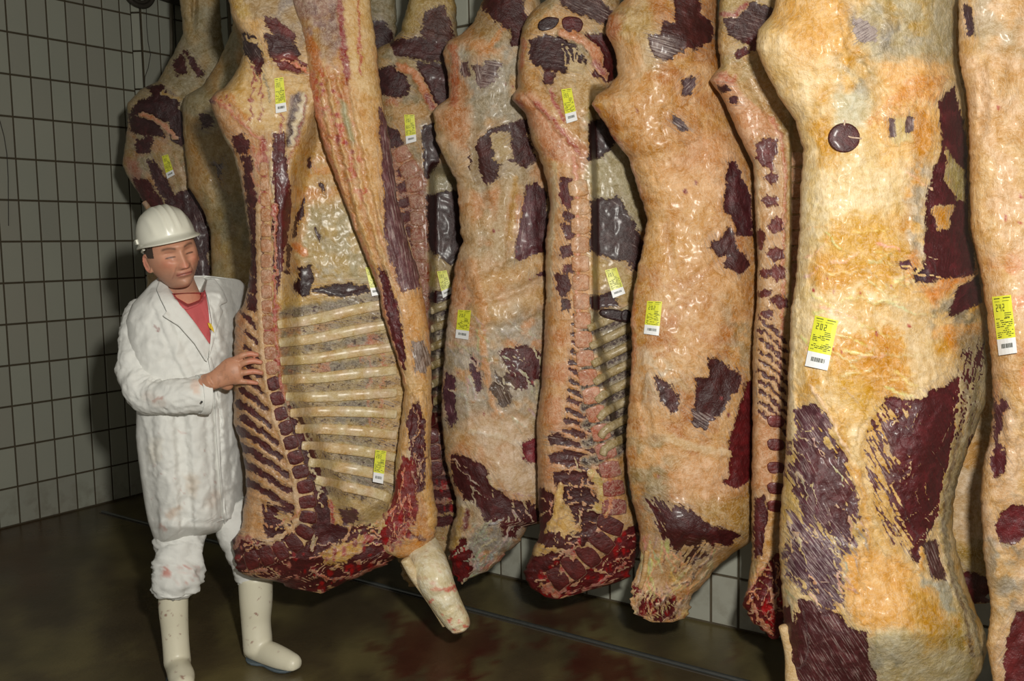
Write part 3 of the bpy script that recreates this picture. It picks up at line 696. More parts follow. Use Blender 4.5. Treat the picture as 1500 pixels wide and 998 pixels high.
# --- outer side, grey-orange
def paint_e(p):
    p.base((198, 168, 126)); p.mottle((176, 164, 142), 50, .5, .12, 1, .8); p.mottle((206, 150, 96), 42, .54, .1, 2, .8); p.mottle((214, 186, 160), 26, .55, .1, 3, .6)
    p.mottle((168, 166, 160), 26, .42, .12, 5, .9, P=[(655, 60), (760, 50), (800, 130), (760, 200), (690, 180), (655, 120)])
    p.patch([(655, 100), (680, 110), (690, 180), (680, 220), (655, 200)], (188, 128, 62), 10, .8)
    p.patch([(700, -10), (770, -10), (750, 60), (690, 60)], (160, 136, 84), 14, .8)
    p.stroke([(745, 30), (728, 56), (715, 70)], 4, (196, 140, 60)); p.stroke([(662, 66), (668, 100), (664, 150)], 6, (196, 110, 62), .006, .7)
    p.meat([(712, -20), (760, -20), (775, 40), (770, 60), (752, 66), (748, 40), (722, 26), (708, 10)], (84, 38, 38), .5, .9, 12)
    p.meat([(692, 96), (712, 90), (735, 92), (724, 126), (702, 128), (694, 112)], (120, 92, 88), 1.1, .2, 16, soft=4)
    p.meat([(676, 92), (688, 92), (688, 112), (678, 110)], (120, 92, 90), 1, 1.4, 8, soft=2)
    p.meat([(728, 186), (770, 176), (784, 230), (774, 240), (738, 232), (724, 262), (712, 272), (698, 250), (688, 228), (704, 200)], (88, 46, 44), .6, -.6, 18)
    p.patch([(720, 196), (745, 190), (752, 228), (735, 244), (722, 230)], (186, 168, 128), 7, .95)
    p.clear([(720, 196), (745, 190), (752, 228), (735, 244), (722, 230)])
    p.spots(4, [(735, 120), (755, 120), (755, 135), (735, 135)], (140, 36, 34), (1, 2), 3)
    p.meat([(772, 275), (785, 268), (800, 290), (800, 400), (780, 400), (758, 376), (762, 340)], (126, 80, 92), .9, 1.75, 8)
    p.meat([(784, 270), (800, 280), (800, 380), (790, 370)], (84, 40, 44), .2, 1.6, 6)
    p.stroke([(742, 268), (738, 300), (730, 340), (732, 370)], 9, (196, 178, 150), .008, .9); p.stroke([(756, 262), (752, 300), (748, 350)], 4, (196, 160, 80), .002, .9)
    p.stroke([(676, 240), (684, 300), (690, 350), (684, 400)], 10, (216, 186, 150), .008, .5)
    p.stroke([(708, 420), (760, 400), (790, 382)], 12, (206, 168, 108), .016, .8, 8); p.stroke([(700, 460), (750, 456), (795, 430)], 12, (204, 172, 116), .014, .7, 8); p.stroke([(690, 385), (700, 430), (712, 470)], 8, (206, 150, 88), .01, .6)
    p.mottle((176, 172, 168), 22, .38, .1, 9, .9, P=[(650, 470), (720, 490), (760, 450), (800, 470), (800, 600), (650, 620)])
    p.patch([(650, 380), (680, 380), (690, 500), (665, 500)], (206, 150, 110), 12, .7)
    p.stroke([(705, 480), (712, 540), (722, 590), (735, 610)], 5, (214, 164, 110), .006, .8)
    p.meat([(735, 515), (760, 505), (790, 515), (796, 540), (780, 565), (752, 572), (740, 560), (744, 535)], (104, 44, 46), .45, -1.0, 14)
    p.meat([(720, 540), (745, 560), (750, 590), (735, 600), (718, 575)], (110, 90, 66), .9, 1.1, 16, soft=5)
    p.meat([(688, 520), (700, 530), (708, 570), (700, 575), (692, 550)], (104, 62, 78), .7, 1.4, 10, soft=2)
    p.meat([(652, 545), (668, 555), (668, 620), (660, 625), (650, 590)], (110, 70, 86), .8, 1.4, 10, soft=2)
    p.patch([(678, 625), (715, 610), (775, 612), (788, 690), (785, 735), (745, 715), (700, 650)], (216, 196, 178), 7, .95)
    p.stroke([(690, 632), (730, 640), (780, 655)], 3, (226, 214, 204), .003); p.mottle((206, 160, 124), 16, .55, .1, 12, .6, P=[(705, 655), (745, 655), (740, 680), (705, 680)])
    p.meat([(768, 650), (784, 646), (790, 680), (770, 672)], (150, 54, 66), .5, .9, 6)
    p.meat([(665, 665), (690, 675), (712, 690), (722, 716), (742, 730), (765, 738), (795, 748), (800, 765), (770, 770), (745, 762), (720, 770), (700, 745), (680, 722), (668, 700)], (96, 40, 42), .62, 1.05, 14)
    p.mottle((150, 148, 150), 16, .4, .12, 14, .95, P=[(680, 770), (735, 760), (765, 775), (740, 815), (695, 845), (680, 820)], feather=8)
    p.meat([(735, 762), (760, 770), (752, 790), (738, 785)], (110, 50, 52), .7, .8, 14, soft=2); p.meat([(658, 800), (676, 790), (692, 815), (688, 840), (672, 856), (662, 830)], (120, 36, 38), .4, 1.2, 10)
    p.patch([(668, 728), (700, 722), (695, 745), (676, 745)], (214, 204, 188), 6, 1); p.stroke([(676, 745), (672, 780), (662, 800)], 5, (196, 168, 110), .01); p.stroke([(686, 748), (680, 775)], 4, (120, 50, 50), 0, 1)
    p.stroke([(700, 836), (720, 826), (745, 812)], 3, (210, 140, 130), 0, .8)
    p.web([(680, 770), (735, 760), (765, 775), (740, 815), (695, 845), (680, 820)], 40, (190, 184, 178), 1.1, 5, 30, 2.2); p.web([(665, 665), (712, 690), (795, 748), (800, 765), (720, 770), (668, 700)], 26, (176, 160, 160), 1.0, 6, 30, 1.0)
    p.web([(650, 460), (800, 460), (800, 620), (650, 620)], 50, (206, 200, 190), 1.1, 7, 40, .9, .7); p.spots(12, [(658, 800), (690, 800), (690, 850), (662, 850)], (150, 16, 20), (1.5, 4), 25)
    p.spots(14, [(660, 330), (790, 330), (790, 720), (670, 720)], (150, 50, 44), (1, 2.4), 9)
    p.lump(720, 110, 40, 50, .025); p.lump(745, 215, 36, 40, .02); p.lump(700, 390, 20, 80, .012); p.lump(770, 560, 40, 60, .02); p.lump(735, 690, 50, 40, .02)
    p.stroke([(700, 170), (690, 210), (700, 260), (715, 300)], 5, (150, 136, 110), -.01, .5)
E_L = [(V0, 705), (-120, 706), (-40, 712), (0, 707), (34, 693), (50, 676), (60, 655), (78, 649), (112, 657), (143, 657), (156, 640), (164, 634), (204, 639), (235, 652), (266, 669), (337, 674), (354, 678), (386, 667), (441, 659), (508, 651), (588, 646), (609, 646), (675, 652), (705, 660), (732, 668), (755, 668), (775, 660), (800, 656), (830, 662), (845, 668), (857, 676)]
E_R = [(V0, 740), (-120, 752), (-40, 780), (0, 792), (100, 800), (300, 812), (700, 812), (765, 800), (772, 772), (792, 762), (810, 745), (822, 735), (838, 704), (846, 690), (857, 682)]
te = side('grey and orange side of beef seen from outside, left of the middle split spine', 700, 850, 3.95)
be = Slab(E_L, E_R, 3.95, [(V0, .04), (-60, .08), (60, .12), (200, .1), (300, .09), (600, .12), (760, .12), (857, .03)], [(V0, .04), (0, .1), (700, .06), (857, .02)], paint_e, seed=21, xc=720, jag=1.2, pw=2.6, skew=.55)
be.build('flesh', te); hook(te, 722, V0, 3.95)
tag(te, be, [(671, 454), (690, 455), (686, 498), (667, 495)], '202', .7, 2)

# --- big near outside at the right
def paint_i(p):
    p.base((226, 204, 158)); p.mottle((232, 196, 130), 52, .52, .12, 1, .85, 1.2, 1.6); p.mottle((212, 166, 40), 40, .57, .06, 2, .9, .9, 1.6); p.mottle((240, 222, 190), 36, .5, .12, 3, .7)
    p.patch([(1130, -20), (1250, -20), (1245, 60), (1190, 100), (1150, 80), (1135, 40)], (224, 178, 96), 18, .75)
    p.patch([(1110, 45), (1150, 40), (1170, 130), (1200, 240), (1180, 300), (1150, 150)], (236, 214, 176), 14, .8)
    p.patch([(1175, 225), (1215, 240), (1250, 235), (1320, 250), (1325, 300), (1225, 330), (1215, 480), (1165, 560), (1150, 700), (1150, 420)], (240, 226, 196), 16, .85, 40)
    p.patch([(1258, 20), (1290, -20), (1400, -20), (1400, 90), (1330, 100), (1290, 96), (1262, 60)], (190, 184, 164), 10, .95, 14); p.mottle((150, 148, 150), 18, .48, .1, 6, .9, P=[(1245, 10), (1300, 10), (1340, 50), (1300, 80), (1256, 66)])
    p.mottle((206, 176, 90), 20, .5, .1, 16, .8, P=[(1290, 0), (1360, 0), (1350, 60), (1300, 30)])
    p.meat([(1244, 12), (1272, 30), (1292, 44), (1284, 64), (1262, 68), (1250, 50)], (150, 140, 146), 1.4, 2.6, 14, soft=6)
    p.mottle((160, 158, 150), 20, .42, .1, 7, .95, P=[(1228, 85), (1270, 90), (1275, 150), (1250, 175), (1228, 150), (1240, 120)])
    p.patch([(1222, 140), (1262, 132), (1278, 170), (1262, 190), (1220, 190)], (206, 204, 186), 8, .9)
    p.patch([(1285, 95), (1340, 85), (1395, 90), (1378, 150), (1300, 160), (1270, 180), (1300, 130)], (232, 190, 128), 14, .9)
    for k in range(9): p.stroke([(1272 + k * 11, 182 - k * 2), (1300 + k * 10, 150 - k * 3), (1340 + k * 6, 112)], 1.8, (214, 150, 70), .003, .6)
    p.patch([(1290, 180), (1360, 160), (1378, 190), (1350, 260), (1335, 330), (1350, 420), (1320, 410), (1330, 300), (1340, 220)], (210, 156, 24), 12, .95)
    p.patch([(1302, 170), (1340, 170), (1338, 205), (1305, 205)], (218, 206, 160), 6, .9); p.meat([(1302, 175), (1308, 175), (1310, 198), (1304, 198)], (130, 110, 112), 1, 1.5, 6, soft=1); p.meat([(1330, 172), (1338, 176), (1336, 192), (1328, 190)], (130, 110, 110), 1, 1.5, 6, soft=1)
    p.meat([(1378, 150), (1398, 130), (1420, 230), (1421, 345), (1425, 400), (1400, 404), (1352, 412), (1356, 380), (1360, 330), (1362, 280), (1372, 240), (1384, 215)], (104, 44, 52), .42, 1.75, 9)
    p.patch([(1384, 215), (1412, 245), (1414, 330), (1395, 300), (1386, 262)], (176, 164, 104), 6, .95); p.clear([(1384, 220), (1412, 248), (1414, 300), (1395, 290), (1386, 262)], 12)
    p.patch([(1368, 300), (1396, 300), (1396, 335), (1372, 338)], (214, 164, 60), 6, 1); p.clear([(1368, 300), (1396, 300), (1396, 335), (1372, 338)])
    p.mottle((176, 174, 172), 14, .42, .1, 9, .9, P=[(1335, 230), (1362, 240), (1356, 370), (1330, 380)])
    p.patch([(1350, 425), (1425, 380), (1440, 395), (1400, 425), (1365, 445)], (226, 160, 76), 8, .95); p.patch([(1310, 370), (1345, 365), (1352, 400), (1330, 410)], (224, 160, 62), 8, .9)
    p.meat([(1316, 384), (1332, 384), (1334, 392), (1318, 392)], (110, 60, 80), .8, 0, 6); p.meat([(1340, 396), (1354, 396), (1352, 412), (1342, 412)], (90, 70, 86), .8, 1, 6, soft=1)
    p.meat([(1405, 425), (1434, 405), (1440, 440), (1414, 452), (1392, 460)], (96, 44, 52), .5, -.6, 8)
    p.mottle((140, 134, 116), 16, .45, .12, 10, .9, P=[(1350, 445), (1390, 430), (1440, 440), (1440, 490), (1365, 490)])
    p.patch([(1365, 480), (1430, 470), (1448, 480), (1400, 515)], (226, 164, 60), 8, .9)
    p.patch([(1190, 370), (1230, 365), (1245, 410), (1210, 430), (1185, 420)], (216, 166, 44), 14, .85)
    p.patch([(1240, 495), (1322, 485), (1338, 560), (1300, 600), (1250, 585), (1215, 545)], (214, 164, 14), 12, 1, 50); p.patch([(1215, 540), (1250, 540), (1300, 590), (1290, 640), (1240, 600)], (216, 178, 60), 14, .7)
    p.patch([(1300, 440), (1355, 445), (1365, 515), (1400, 530), (1400, 570), (1330, 580), (1320, 500)], (226, 206, 172), 10, .8)
    # the big exposed shoulder muscle
    p.meat([(1300, 585), (1345, 590), (1400, 560), (1412, 520), (1432, 492), (1444, 500), (1440, 560), (1425, 640), (1405, 690), (1385, 730), (1355, 790), (1348, 825), (1320, 790), (1302, 740), (1290, 690), (1272, 650), (1276, 620)], (106, 38, 46), .22, 1.1, 18)
    p.mottle((214, 176, 92), 14, .52, .08, 12, .9, P=[(1280, 600), (1345, 600), (1360, 640), (1310, 660)]); p.meat([(1270, 640), (1300, 610), (1310, 660), (1300, 720), (1330, 820), (1290, 780), (1262, 700)], (124, 70, 72), 1.0, 1.05, 22, soft=8)
    p.fray([(1270, 600), (1335, 600), (1350, 660), (1310, 700), (1340, 800), (1290, 780), (1262, 680)], 34, 1.05, (206, 168, 84)); p.fray([(1400, 480), (1446, 480), (1440, 640), (1420, 640)], 30, 1.8, (150, 140, 116))
    # left lower silver streaked muscle
    p.meat([(1156, 600), (1190, 590), (1225, 650), (1245, 690), (1262, 760), (1255, 820), (1215, 800), (1170, 760), (1150, 700)], (112, 66, 80), 1.0, 1.0, 34, soft=3)
    p.meat([(1192, 670), (1236, 665), (1252, 720), (1240, 765), (1205, 735)], (106, 52, 58), .8, 1.1, 20, soft=1)
    p.patch([(1150, 590), (1180, 640), (1190, 700), (1172, 720), (1160, 680)], (214, 176, 70), 10, .7); p.patch([(1238, 665), (1262, 690), (1275, 740), (1272, 815), (1260, 790), (1250, 720)], (218, 170, 66), 7, .95); p.clear([(1240, 665), (1260, 690), (1274, 740), (1270, 810), (1256, 740)], 18)
    p.meat([(1145, 740), (1200, 770), (1250, 800), (1240, 900), (1180, 880), (1150, 840)], (118, 80, 100), 1.1, .9, 30, soft=5)
    p.fray([(1150, 595), (1230, 640), (1262, 760), (1255, 880), (1170, 870), (1140, 740)], 13, .95, (206, 180, 110), 2.6, 30)
    p.meat([(1172, 886), (1205, 890), (1235, 912), (1262, 932), (1285, 998), (1290, 1050), (1180, 1050), (1165, 980), (1160, 930)], (104, 48, 56), .95, 1.0, 20)
    p.meat([(1144, 890), (1158, 890), (1168, 940), (1164, 964), (1150, 930)], (104, 50, 54), .5, 1.3, 6)
    p.patch([(1236, 812), (1262, 804), (1320, 818), (1372, 870), (1392, 920), (1360, 940), (1300, 930), (1270, 935), (1238, 880)], (232, 188, 116), 8, 1); p.clear([(1236, 812), (1262, 804), (1320, 818), (1372, 870), (1392, 920), (1360, 1050), (1300, 1050), (1270, 935), (1238, 880)])
    p.patch([(1270, 935), (1330, 920), (1400, 930), (1430, 980), (1400, 1050), (1290, 1050)], (206, 200, 176), 12, .9); p.patch([(1330, 850), (1370, 880), (1390, 940), (1360, 960), (1335, 900)], (206, 164, 20), 12, .9)
    p.mottle((150, 150, 144), 18, .5, .1, 15, .8, P=[(1270, 950), (1330, 960), (1320, 1040), (1280, 1040)]); p.mottle((166, 150, 70), 20, .5, .1, 17, .8, P=[(1380, 860), (1440, 930), (1430, 1000), (1390, 960)])
    p.patch([(1350, 840), (1385, 850), (1410, 900), (1385, 890)], (190, 192, 186), 6, .9); p.meat([(1352, 800), (1372, 790), (1384, 850), (1370, 845)], (110, 70, 70), 1, 1.2, 8, soft=1)
    for k, c in enumerate(((150, 138, 110), (206, 196, 170), (120, 100, 80), (190, 176, 140))): p.stroke([(1430 - k * 7, 560), (1418 - k * 6, 640), (1396 - k * 5, 720), (1384 - k * 2, 780), (1396 - k * 3, 840), (1424 - k * 5, 900), (1438 - k * 7, 960)], 2.6, c, .005, .85)
    p.stroke([(1350, 805), (1349, 838)], 3, (224, 176, 80), .006)
    p.patch([(1215, 320), (1290, 315), (1330, 350), (1320, 420), (1250, 410), (1210, 370)], (214, 172, 44), 14, .85, 50)
    p.web([(1180, 240), (1330, 250), (1340, 480), (1330, 590), (1170, 560)], 60, (244, 230, 200), 1.6, 5, 50, .2, .7); p.web([(1150, 600), (1262, 700), (1262, 900), (1150, 880)], 46, (196, 180, 184), 1.2, 6, 40, .95, .8)
    p.web([(1300, 600), (1440, 520), (1420, 650), (1350, 800)], 26, (150, 96, 96), .8, 7, 50, 1.9, .4)
    p.spots(12, [(1190, 400), (1340, 400), (1340, 520), (1190, 520)], (180, 50, 40), (1, 2.4), 5)
    p.stroke([(1186, 563), (1215, 610), (1240, 660)], 2, (240, 214, 190), .004)
    p.stroke([(1165, 330), (1160, 430), (1156, 520), (1158, 640)], 6, (238, 226, 206), .01, .6)
    p.lump(1240, 60, 60, 60, .02); p.lump(1220, 320, 50, 90, .02); p.lump(1260, 540, 60, 60, .02); p.lump(1350, 640, 50, 80, .03); p.lump(1320, 930, 70, 70, .05); p.lump(1345, 120, 40, 40, .015); p.lump(1300, 420, 50, 30, .014)
    p.stroke([(1245, 60), (1258, 100), (1290, 140)], 5, (200, 160, 80), -.008, .4, 5)
I_L = [(V0, 1205), (-160, 1190), (-60, 1150), (0, 1137), (20, 1131), (44, 1110), (71, 1108), (102, 1120), (143, 1141), (177, 1165), (221, 1177), (269, 1173), (337, 1171), (413, 1165), (462, 1158), (515, 1156), (640, 1152), (730, 1145), (801, 1141), (891, 1147), (945, 1150), (1000, 1152), (1060, 1190), (1090, 1220)]
I_R = [(V0, 1260), (-160, 1290), (-60, 1370), (0, 1402), (85, 1401), (146, 1413), (221, 1417), (337, 1419), (396, 1433), (462, 1442), (545, 1446), (590, 1444), (628, 1430), (660, 1418), (700, 1404), (740, 1396), (775, 1396), (820, 1405), (873, 1421), (927, 1443), (950, 1447), (985, 1438), (1040, 1400), (1090, 1320)]
ti = side('huge pale and yellow side of beef with a round dark hole near its top', 1290, 1080, 2.88)
bi = Slab(I_L, I_R, 2.88, [(V0, .04), (-100, .1), (0, .15), (300, .14), (600, .17), (930, .2), (1090, .05)], [(V0, .04), (0, .1), (900, .08), (1090, .02)], paint_i, seed=41, xc=1280, jag=1.1, pw=2.8, skew=.52, step=2.6)
bi.build('flesh', ti); hook(ti, 1232, V0, 2.88)
pebbles(ti, 'muscle_patch', bi, [dict(x=1237, y=202, a=24, b=22, ang=0, h=.006, e=2, col=(90, 34, 34), M=30, mcol=(92, 34, 36), S=.5, fa=.9, label='round dark red hole cut in the fat')], 24)
tube('membrane', ti, [(1238, 176, 1.4), (1236, 190, 1.4), (1243, 200, 1.4), (1262, 203, 1.2)], lambda x, y: bi.front(x, y) - .004, col=(206, 180, 170), seg=6)
tag(ti, bi, [(1194, 462), (1228, 470), (1212, 543), (1179, 536)], '202', .7, 3)
tube('tendon', ti, [(1148, 918, 8), (1160, 960, 11), (1164, 1010, 14), (1170, 1060, 12)], 2.84, col=(214, 184, 140), label='pale shank bone showing at the lower left')

# --- rightmost outside, cut by the frame
def paint_j(p):
    p.base((216, 186, 142)); p.mottle((206, 168, 116), 40, .5, .12, 1, .8, 1.4, 1.5); p.mottle((224, 196, 170), 30, .52, .1, 2, .8); p.mottle((160, 156, 140), 40, .56, .1, 3, .6, P=[(1400, -20), (1500, -20), (1500, 80), (1400, 60)])
    p.mottle((226, 160, 130), 26, .55, .1, 4, .6, P=[(1450, 380), (1540, 380), (1540, 620), (1460, 620)])
    p.meat([(1412, 10), (1420, 10), (1426, 50), (1420, 52)], (90, 70, 80), .8, 1.4, 6)
    p.meat([(1455, 560), (1480, 600), (1470, 690), (1450, 680)], (120, 74, 84), .9, 1.2, 26, soft=9)
    p.meat([(1461, 770), (1468, 752), (1484, 742), (1500, 744), (1500, 780), (1484, 795), (1466, 794)], (124, 34, 44), .3, 1.2, 6)
    p.meat([(1452, 670), (1470, 660), (1472, 690), (1458, 696)], (110, 40, 50), .6, 1, 10); p.meat([(1470, 960), (1490, 900), (1520, 900), (1500, 1010), (1472, 1010)], (124, 44, 48), .5, -1, 12)
    p.mottle((150, 150, 150), 22, .5, .1, 9, .8, P=[(1440, 780), (1500, 790), (1500, 900), (1450, 900)])
    p.spots(8, [(1430, 80), (1500, 80), (1500, 400), (1440, 400)], (176, 50, 40), (1, 2.6), 5)
    p.lump(1450, 130, 30, 40, .02); p.lump(1490, 500, 40, 90, .02); p.stroke([(1436, 95), (1444, 130), (1440, 190)], 4, (196, 160, 120), -.008, .5, 5)
J_L = [(V0, 1480), (-160, 1455), (-60, 1420), (0, 1404), (85, 1405), (146, 1417), (221, 1420), (337, 1422), (396, 1436), (462, 1446), (545, 1453), (600, 1454), (640, 1450), (687, 1438), (730, 1436), (819, 1441), (891, 1452), (945, 1445), (998, 1454), (1100, 1480)]
J_R = [(V0, 1540), (-160, 1580), (-60, 1660), (0, 1690), (200, 1700), (600, 1730), (900, 1700), (1100, 1600)]
tj = side('side of beef at the right edge, cut off by the frame', 1560, 1090, 2.62)
bj = Slab(J_L, J_R, 2.66, [(V0, .04), (-60, .1), (600, .15), (1100, .04)], [(V0, .04), (0, .1), (1100, .02)], paint_j, seed=57, xc=1560, jag=1.2, step=3.4, pw=3, skew=.5)
bj.build('flesh', tj); hook(tj, 1510, V0, 2.66)
tag(tj, bj, [(1453, 435), (1481, 432), (1490, 517), (1463, 521)], '242', .73, 4)

# --- seen through the gap behind them
def paint_k(p):
    p.base((206, 174, 120)); p.mottle((196, 190, 180), 40, .5, .12, 1, .7); p.patch([(1395, 640), (1450, 640), (1450, 690), (1395, 690)], (196, 150, 60), 12, .8)
    p.patch([(1395, 690), (1450, 700), (1450, 790), (1395, 790)], (222, 200, 176), 10, .8); p.patch([(1395, 800), (1450, 800), (1450, 850), (1395, 850)], (176, 150, 70), 10, .9)
    p.meat([(1395, 820), (1412, 840), (1450, 850), (1450, 880), (1400, 880)], (110, 40, 44), .3, .6, 8)
tk = side('side of beef mostly hidden, showing in the dark gap left of the rightmost carcass', 1425, 880, 3.15)
bk = Slab([(V0, 1400), (-60, 1370), (300, 1372), (700, 1380), (850, 1388), (885, 1410)], [(V0, 1440), (-60, 1500), (300, 1520), (700, 1520), (850, 1480), (885, 1440)], 3.2, [(V0, .04), (0, .06), (600, .08), (885, .03)], .06, paint_k, seed=63, xc=1430, step=4)
bk.build('flesh', tk); hook(tk, 1420, V0, 3.2)

# --- split side showing the spine, middle of the row
SPF = [(806, 220, 12), (832, 240, 17), (845, 262, 15), (850, 300, 14), (850, 370, 14), (851, 430, 13), (854, 500, 13), (862, 560, 14), (876, 620, 14), (890, 670, 15), (899, 715, 16), (900, 755, 19), (885, 790, 21), (858, 815, 21), (830, 838, 20), (806, 855, 15)]
def paint_f(p):
    p.base((196, 158, 108)); p.mottle((206, 172, 124), 36, .5, .1, 1, .8); p.mottle((170, 140, 84), 30, .58, .1, 2, .7)
    # leg and rump: grey fat and dark cut muscle
    p.mottle((160, 150, 120), 34, .42, .12, 3, .9, P=[(750, -280), (900, -280), (915, 90), (760, 90)])
    p.patch([(762, 60), (790, 40), (800, 90), (770, 150), (765, 260), (745, 140)], (206, 170, 120), 10, .9); p.stroke([(768, 60), (764, 100), (776, 130)], 4, (186, 90, 60), 0, .6)
    p.meat([(800, -30), (840, -30), (900, 20), (905, 50), (870, 30), (820, 10)], (90, 56, 52), .9, .5, 14, soft=2)
    p.meat([(777, 60), (800, 54), (826, 58), (842, 72), (856, 92), (848, 104), (826, 106), (800, 100), (780, 92)], (72, 32, 34), .7, .2, 10, .006)
    for k in range(4): p.stroke([(824 + k * 8, 66 + k * 3), (828 + k * 6, 84 + k), (836 + k * 4, 104)], .9 + .3 * (k % 3), (206, 186, 150), .002, .9, 3)
    p.patch([(822, 90), (850, 84), (866, 100), (868, 116), (836, 112)], (196, 176, 136), 7, .9); p.clear([(826, 94), (850, 90), (866, 102), (866, 114), (836, 110)])
    p.meat([(862, 52), (890, 54), (902, 70), (905, 110), (888, 118), (872, 108), (876, 88), (862, 72)], (100, 34, 36), .25, .9, 8)
    p.stroke([(826, 48), (850, 58), (866, 66), (874, 80), (878, 100), (886, 108)], 7, (206, 150, 116), .012, 1, 2); p.stroke([(872, 92), (884, 106)], 5, (156, 70, 66), .002)
    p.patch([(822, 110), (880, 112), (884, 128), (860, 170), (850, 150), (826, 130), (800, 115)], (196, 170, 124), 8, .9)
    p.meat([(800, 108), (812, 108), (808, 122), (798, 120)], (96, 38, 36), .4, 1, 6)
    p.stroke([(768, 110), (800, 150), (826, 182), (850, 206)], 11, (196, 156, 98), .012, .8, 4); p.stroke([(808, 128), (812, 150), (826, 176)], 2.2, (166, 50, 48), 0, .9)
    # pelvis cut face
    p.patch([(751, 136), (780, 132), (800, 160), (830, 190), (858, 214), (866, 240), (850, 260), (818, 262), (800, 235), (786, 200), (768, 165)], (202, 152, 118), 4, 1, 8)
    p.stroke([(782, 148), (806, 172), (835, 205), (848, 226)], 2.4, (176, 92, 70), .003); p.stroke([(752, 150), (762, 160)], 5, (150, 50, 44), 0); p.mottle((150, 110, 90), 10, .6, .08, 8, .7, P=[(806, 205), (830, 205), (830, 230), (806, 230)])
    # strip of fat, cut muscles and the canal left of the vertebrae
    p.patch([(800, 230), (836, 240), (862, 260), (866, 480), (880, 600), (918, 720), (900, 780), (840, 800), (790, 780), (786, 600), (798, 460)], (208, 166, 118), 5, 1, 8)
    p.stroke([(812, 240), (812, 300), (806, 360), (804, 440)], 4, (222, 204, 180), .005)
    p.mottle((196, 130, 90), 26, .5, .1, 9, .6, P=[(790, 480), (860, 500), (880, 640), (790, 720)])
    for (P_, c) in (([(822, 262), (836, 262), (842, 280), (838, 300), (830, 306), (822, 285)], (110, 44, 44)), ([(824, 312), (838, 316), (840, 326), (826, 322)], (104, 46, 44)), ([(822, 330), (836, 332), (838, 350), (828, 348)], (110, 48, 46)), ([(822, 362), (836, 360), (838, 372), (826, 378)], (100, 44, 44)), ([(826, 392), (836, 390), (836, 400), (828, 400)], (120, 44, 42)), ([(816, 400), (828, 402), (834, 420), (826, 432), (816, 424)], (100, 50, 48)), ([(822, 440), (832, 440), (832, 452), (824, 452)], (96, 60, 56))):
        p.meat(P_, c, .7, 1.2, 10, .003)
    # feather muscles: slanting dark strips between the spinous bones
    for k in range(17):
        y0 = 470 + k * 14.5; xs = 858 + (k * 14.5) * .135
        L_ = 20 + k * 2.6; a_ = .95 - k * .045
        P_ = [(xs - 6, y0 + 8), (xs - 6 - L_ * math.cos(a_) * .5, y0 + 4 - L_ * math.sin(a_) * .5), (xs - 6 - L_ * math.cos(a_), y0 + 8 - L_ * math.sin(a_))]
        p.stroke(P_, 2.6 + .12 * k, (96, 50, 46) if k % 3 else (112, 56, 50), -.002, 1, 1.5, 4, True, .5)
        p.stroke([(q[0] + 2, q[1] - 7) for q in P_], 1.6, (206, 160, 126), .003, .8, 1.2, 3)
    p.meat([(804, 640), (820, 636), (830, 645), (826, 650), (806, 650)], (90, 48, 44), .8, .2, 8); p.meat([(806, 668), (830, 664), (852, 672), (840, 680), (808, 678)], (100, 44, 42), .7, .2, 8)
    p.meat([(810, 698), (832, 692), (860, 692), (862, 706), (830, 710), (812, 706)], (96, 40, 40), .4, .1, 8); p.meat([(818, 714), (850, 712), (868, 720), (874, 742), (884, 760), (868, 784), (856, 780), (842, 760), (830, 742)], (88, 36, 36), .3, .3, 8)
    p.stroke([(832, 740), (850, 736), (872, 742)], 1.2, (206, 170, 150), .003, 1); p.stroke([(868, 692), (884, 716), (880, 730)], 6, (206, 190, 130), .004, .9); p.stroke([(872, 742), (888, 752)], 5, (206, 184, 120), .004, .9)
    p.meat([(790, 720), (808, 722), (812, 740), (804, 770), (794, 795), (788, 770)], (96, 40, 42), .5, 1.4, 8); p.stroke([(822, 712), (812, 760), (796, 795), (782, 815)], 5, (216, 186, 120), .012, 1)
    p.patch([(820, 730), (836, 750), (850, 785), (826, 802), (796, 820), (800, 790)], (222, 190, 130), 5, 1, 8); p.clear([(820, 730), (836, 750), (850, 785), (826, 802), (796, 820), (800, 790)], 8)
    # canal line
    p.stroke([(842, 235), (846, 300), (846, 420), (850, 500), (862, 580), (880, 640), (894, 700), (896, 740), (880, 775), (840, 800), (800, 830)], 3.2, (206, 140, 116), .006, .9, 1.5)
    p.stroke([(796, 790), (830, 796), (866, 786)], 10, (100, 44, 42), 0, 1, 6, 10, True, .5); p.meat([(775, 818), (800, 812), (830, 815), (800, 850), (775, 860), (766, 838)], (100, 34, 36), .5, .3, 12)
    # neck and throat meat at the bottom right
    p.meat([(905, 790), (936, 770), (940, 820), (918, 850), (880, 866), (840, 876), (800, 880), (780, 862), (830, 858), (880, 826)], (120, 32, 36), .5, -.5, 10)
    p.spots(40, [(836, 790), (920, 780), (936, 820), (860, 868), (790, 872), (800, 840)], (176, 16, 22), (1.5, 5), 5)
    p.stroke([(800, 862), (812, 866), (822, 862)], 7, (206, 130, 120), .004, .9); p.stroke([(856, 866), (885, 850), (915, 826)], 2, (190, 110, 110), .003)
    NK = [(905, 790), (936, 770), (940, 820), (918, 850), (880, 866), (800, 880), (766, 838), (775, 818), (830, 815), (880, 826)]
    p.web(NK, 46, (206, 150, 128), 1.1, 3, 26, -.4); p.web([(800, 690), (870, 690), (890, 760), (850, 800), (790, 800), (795, 720)], 26, (206, 166, 130), 1.0, 5, 30)
    p.spots(50, NK, (150, 12, 16), (1.5, 5), 15)
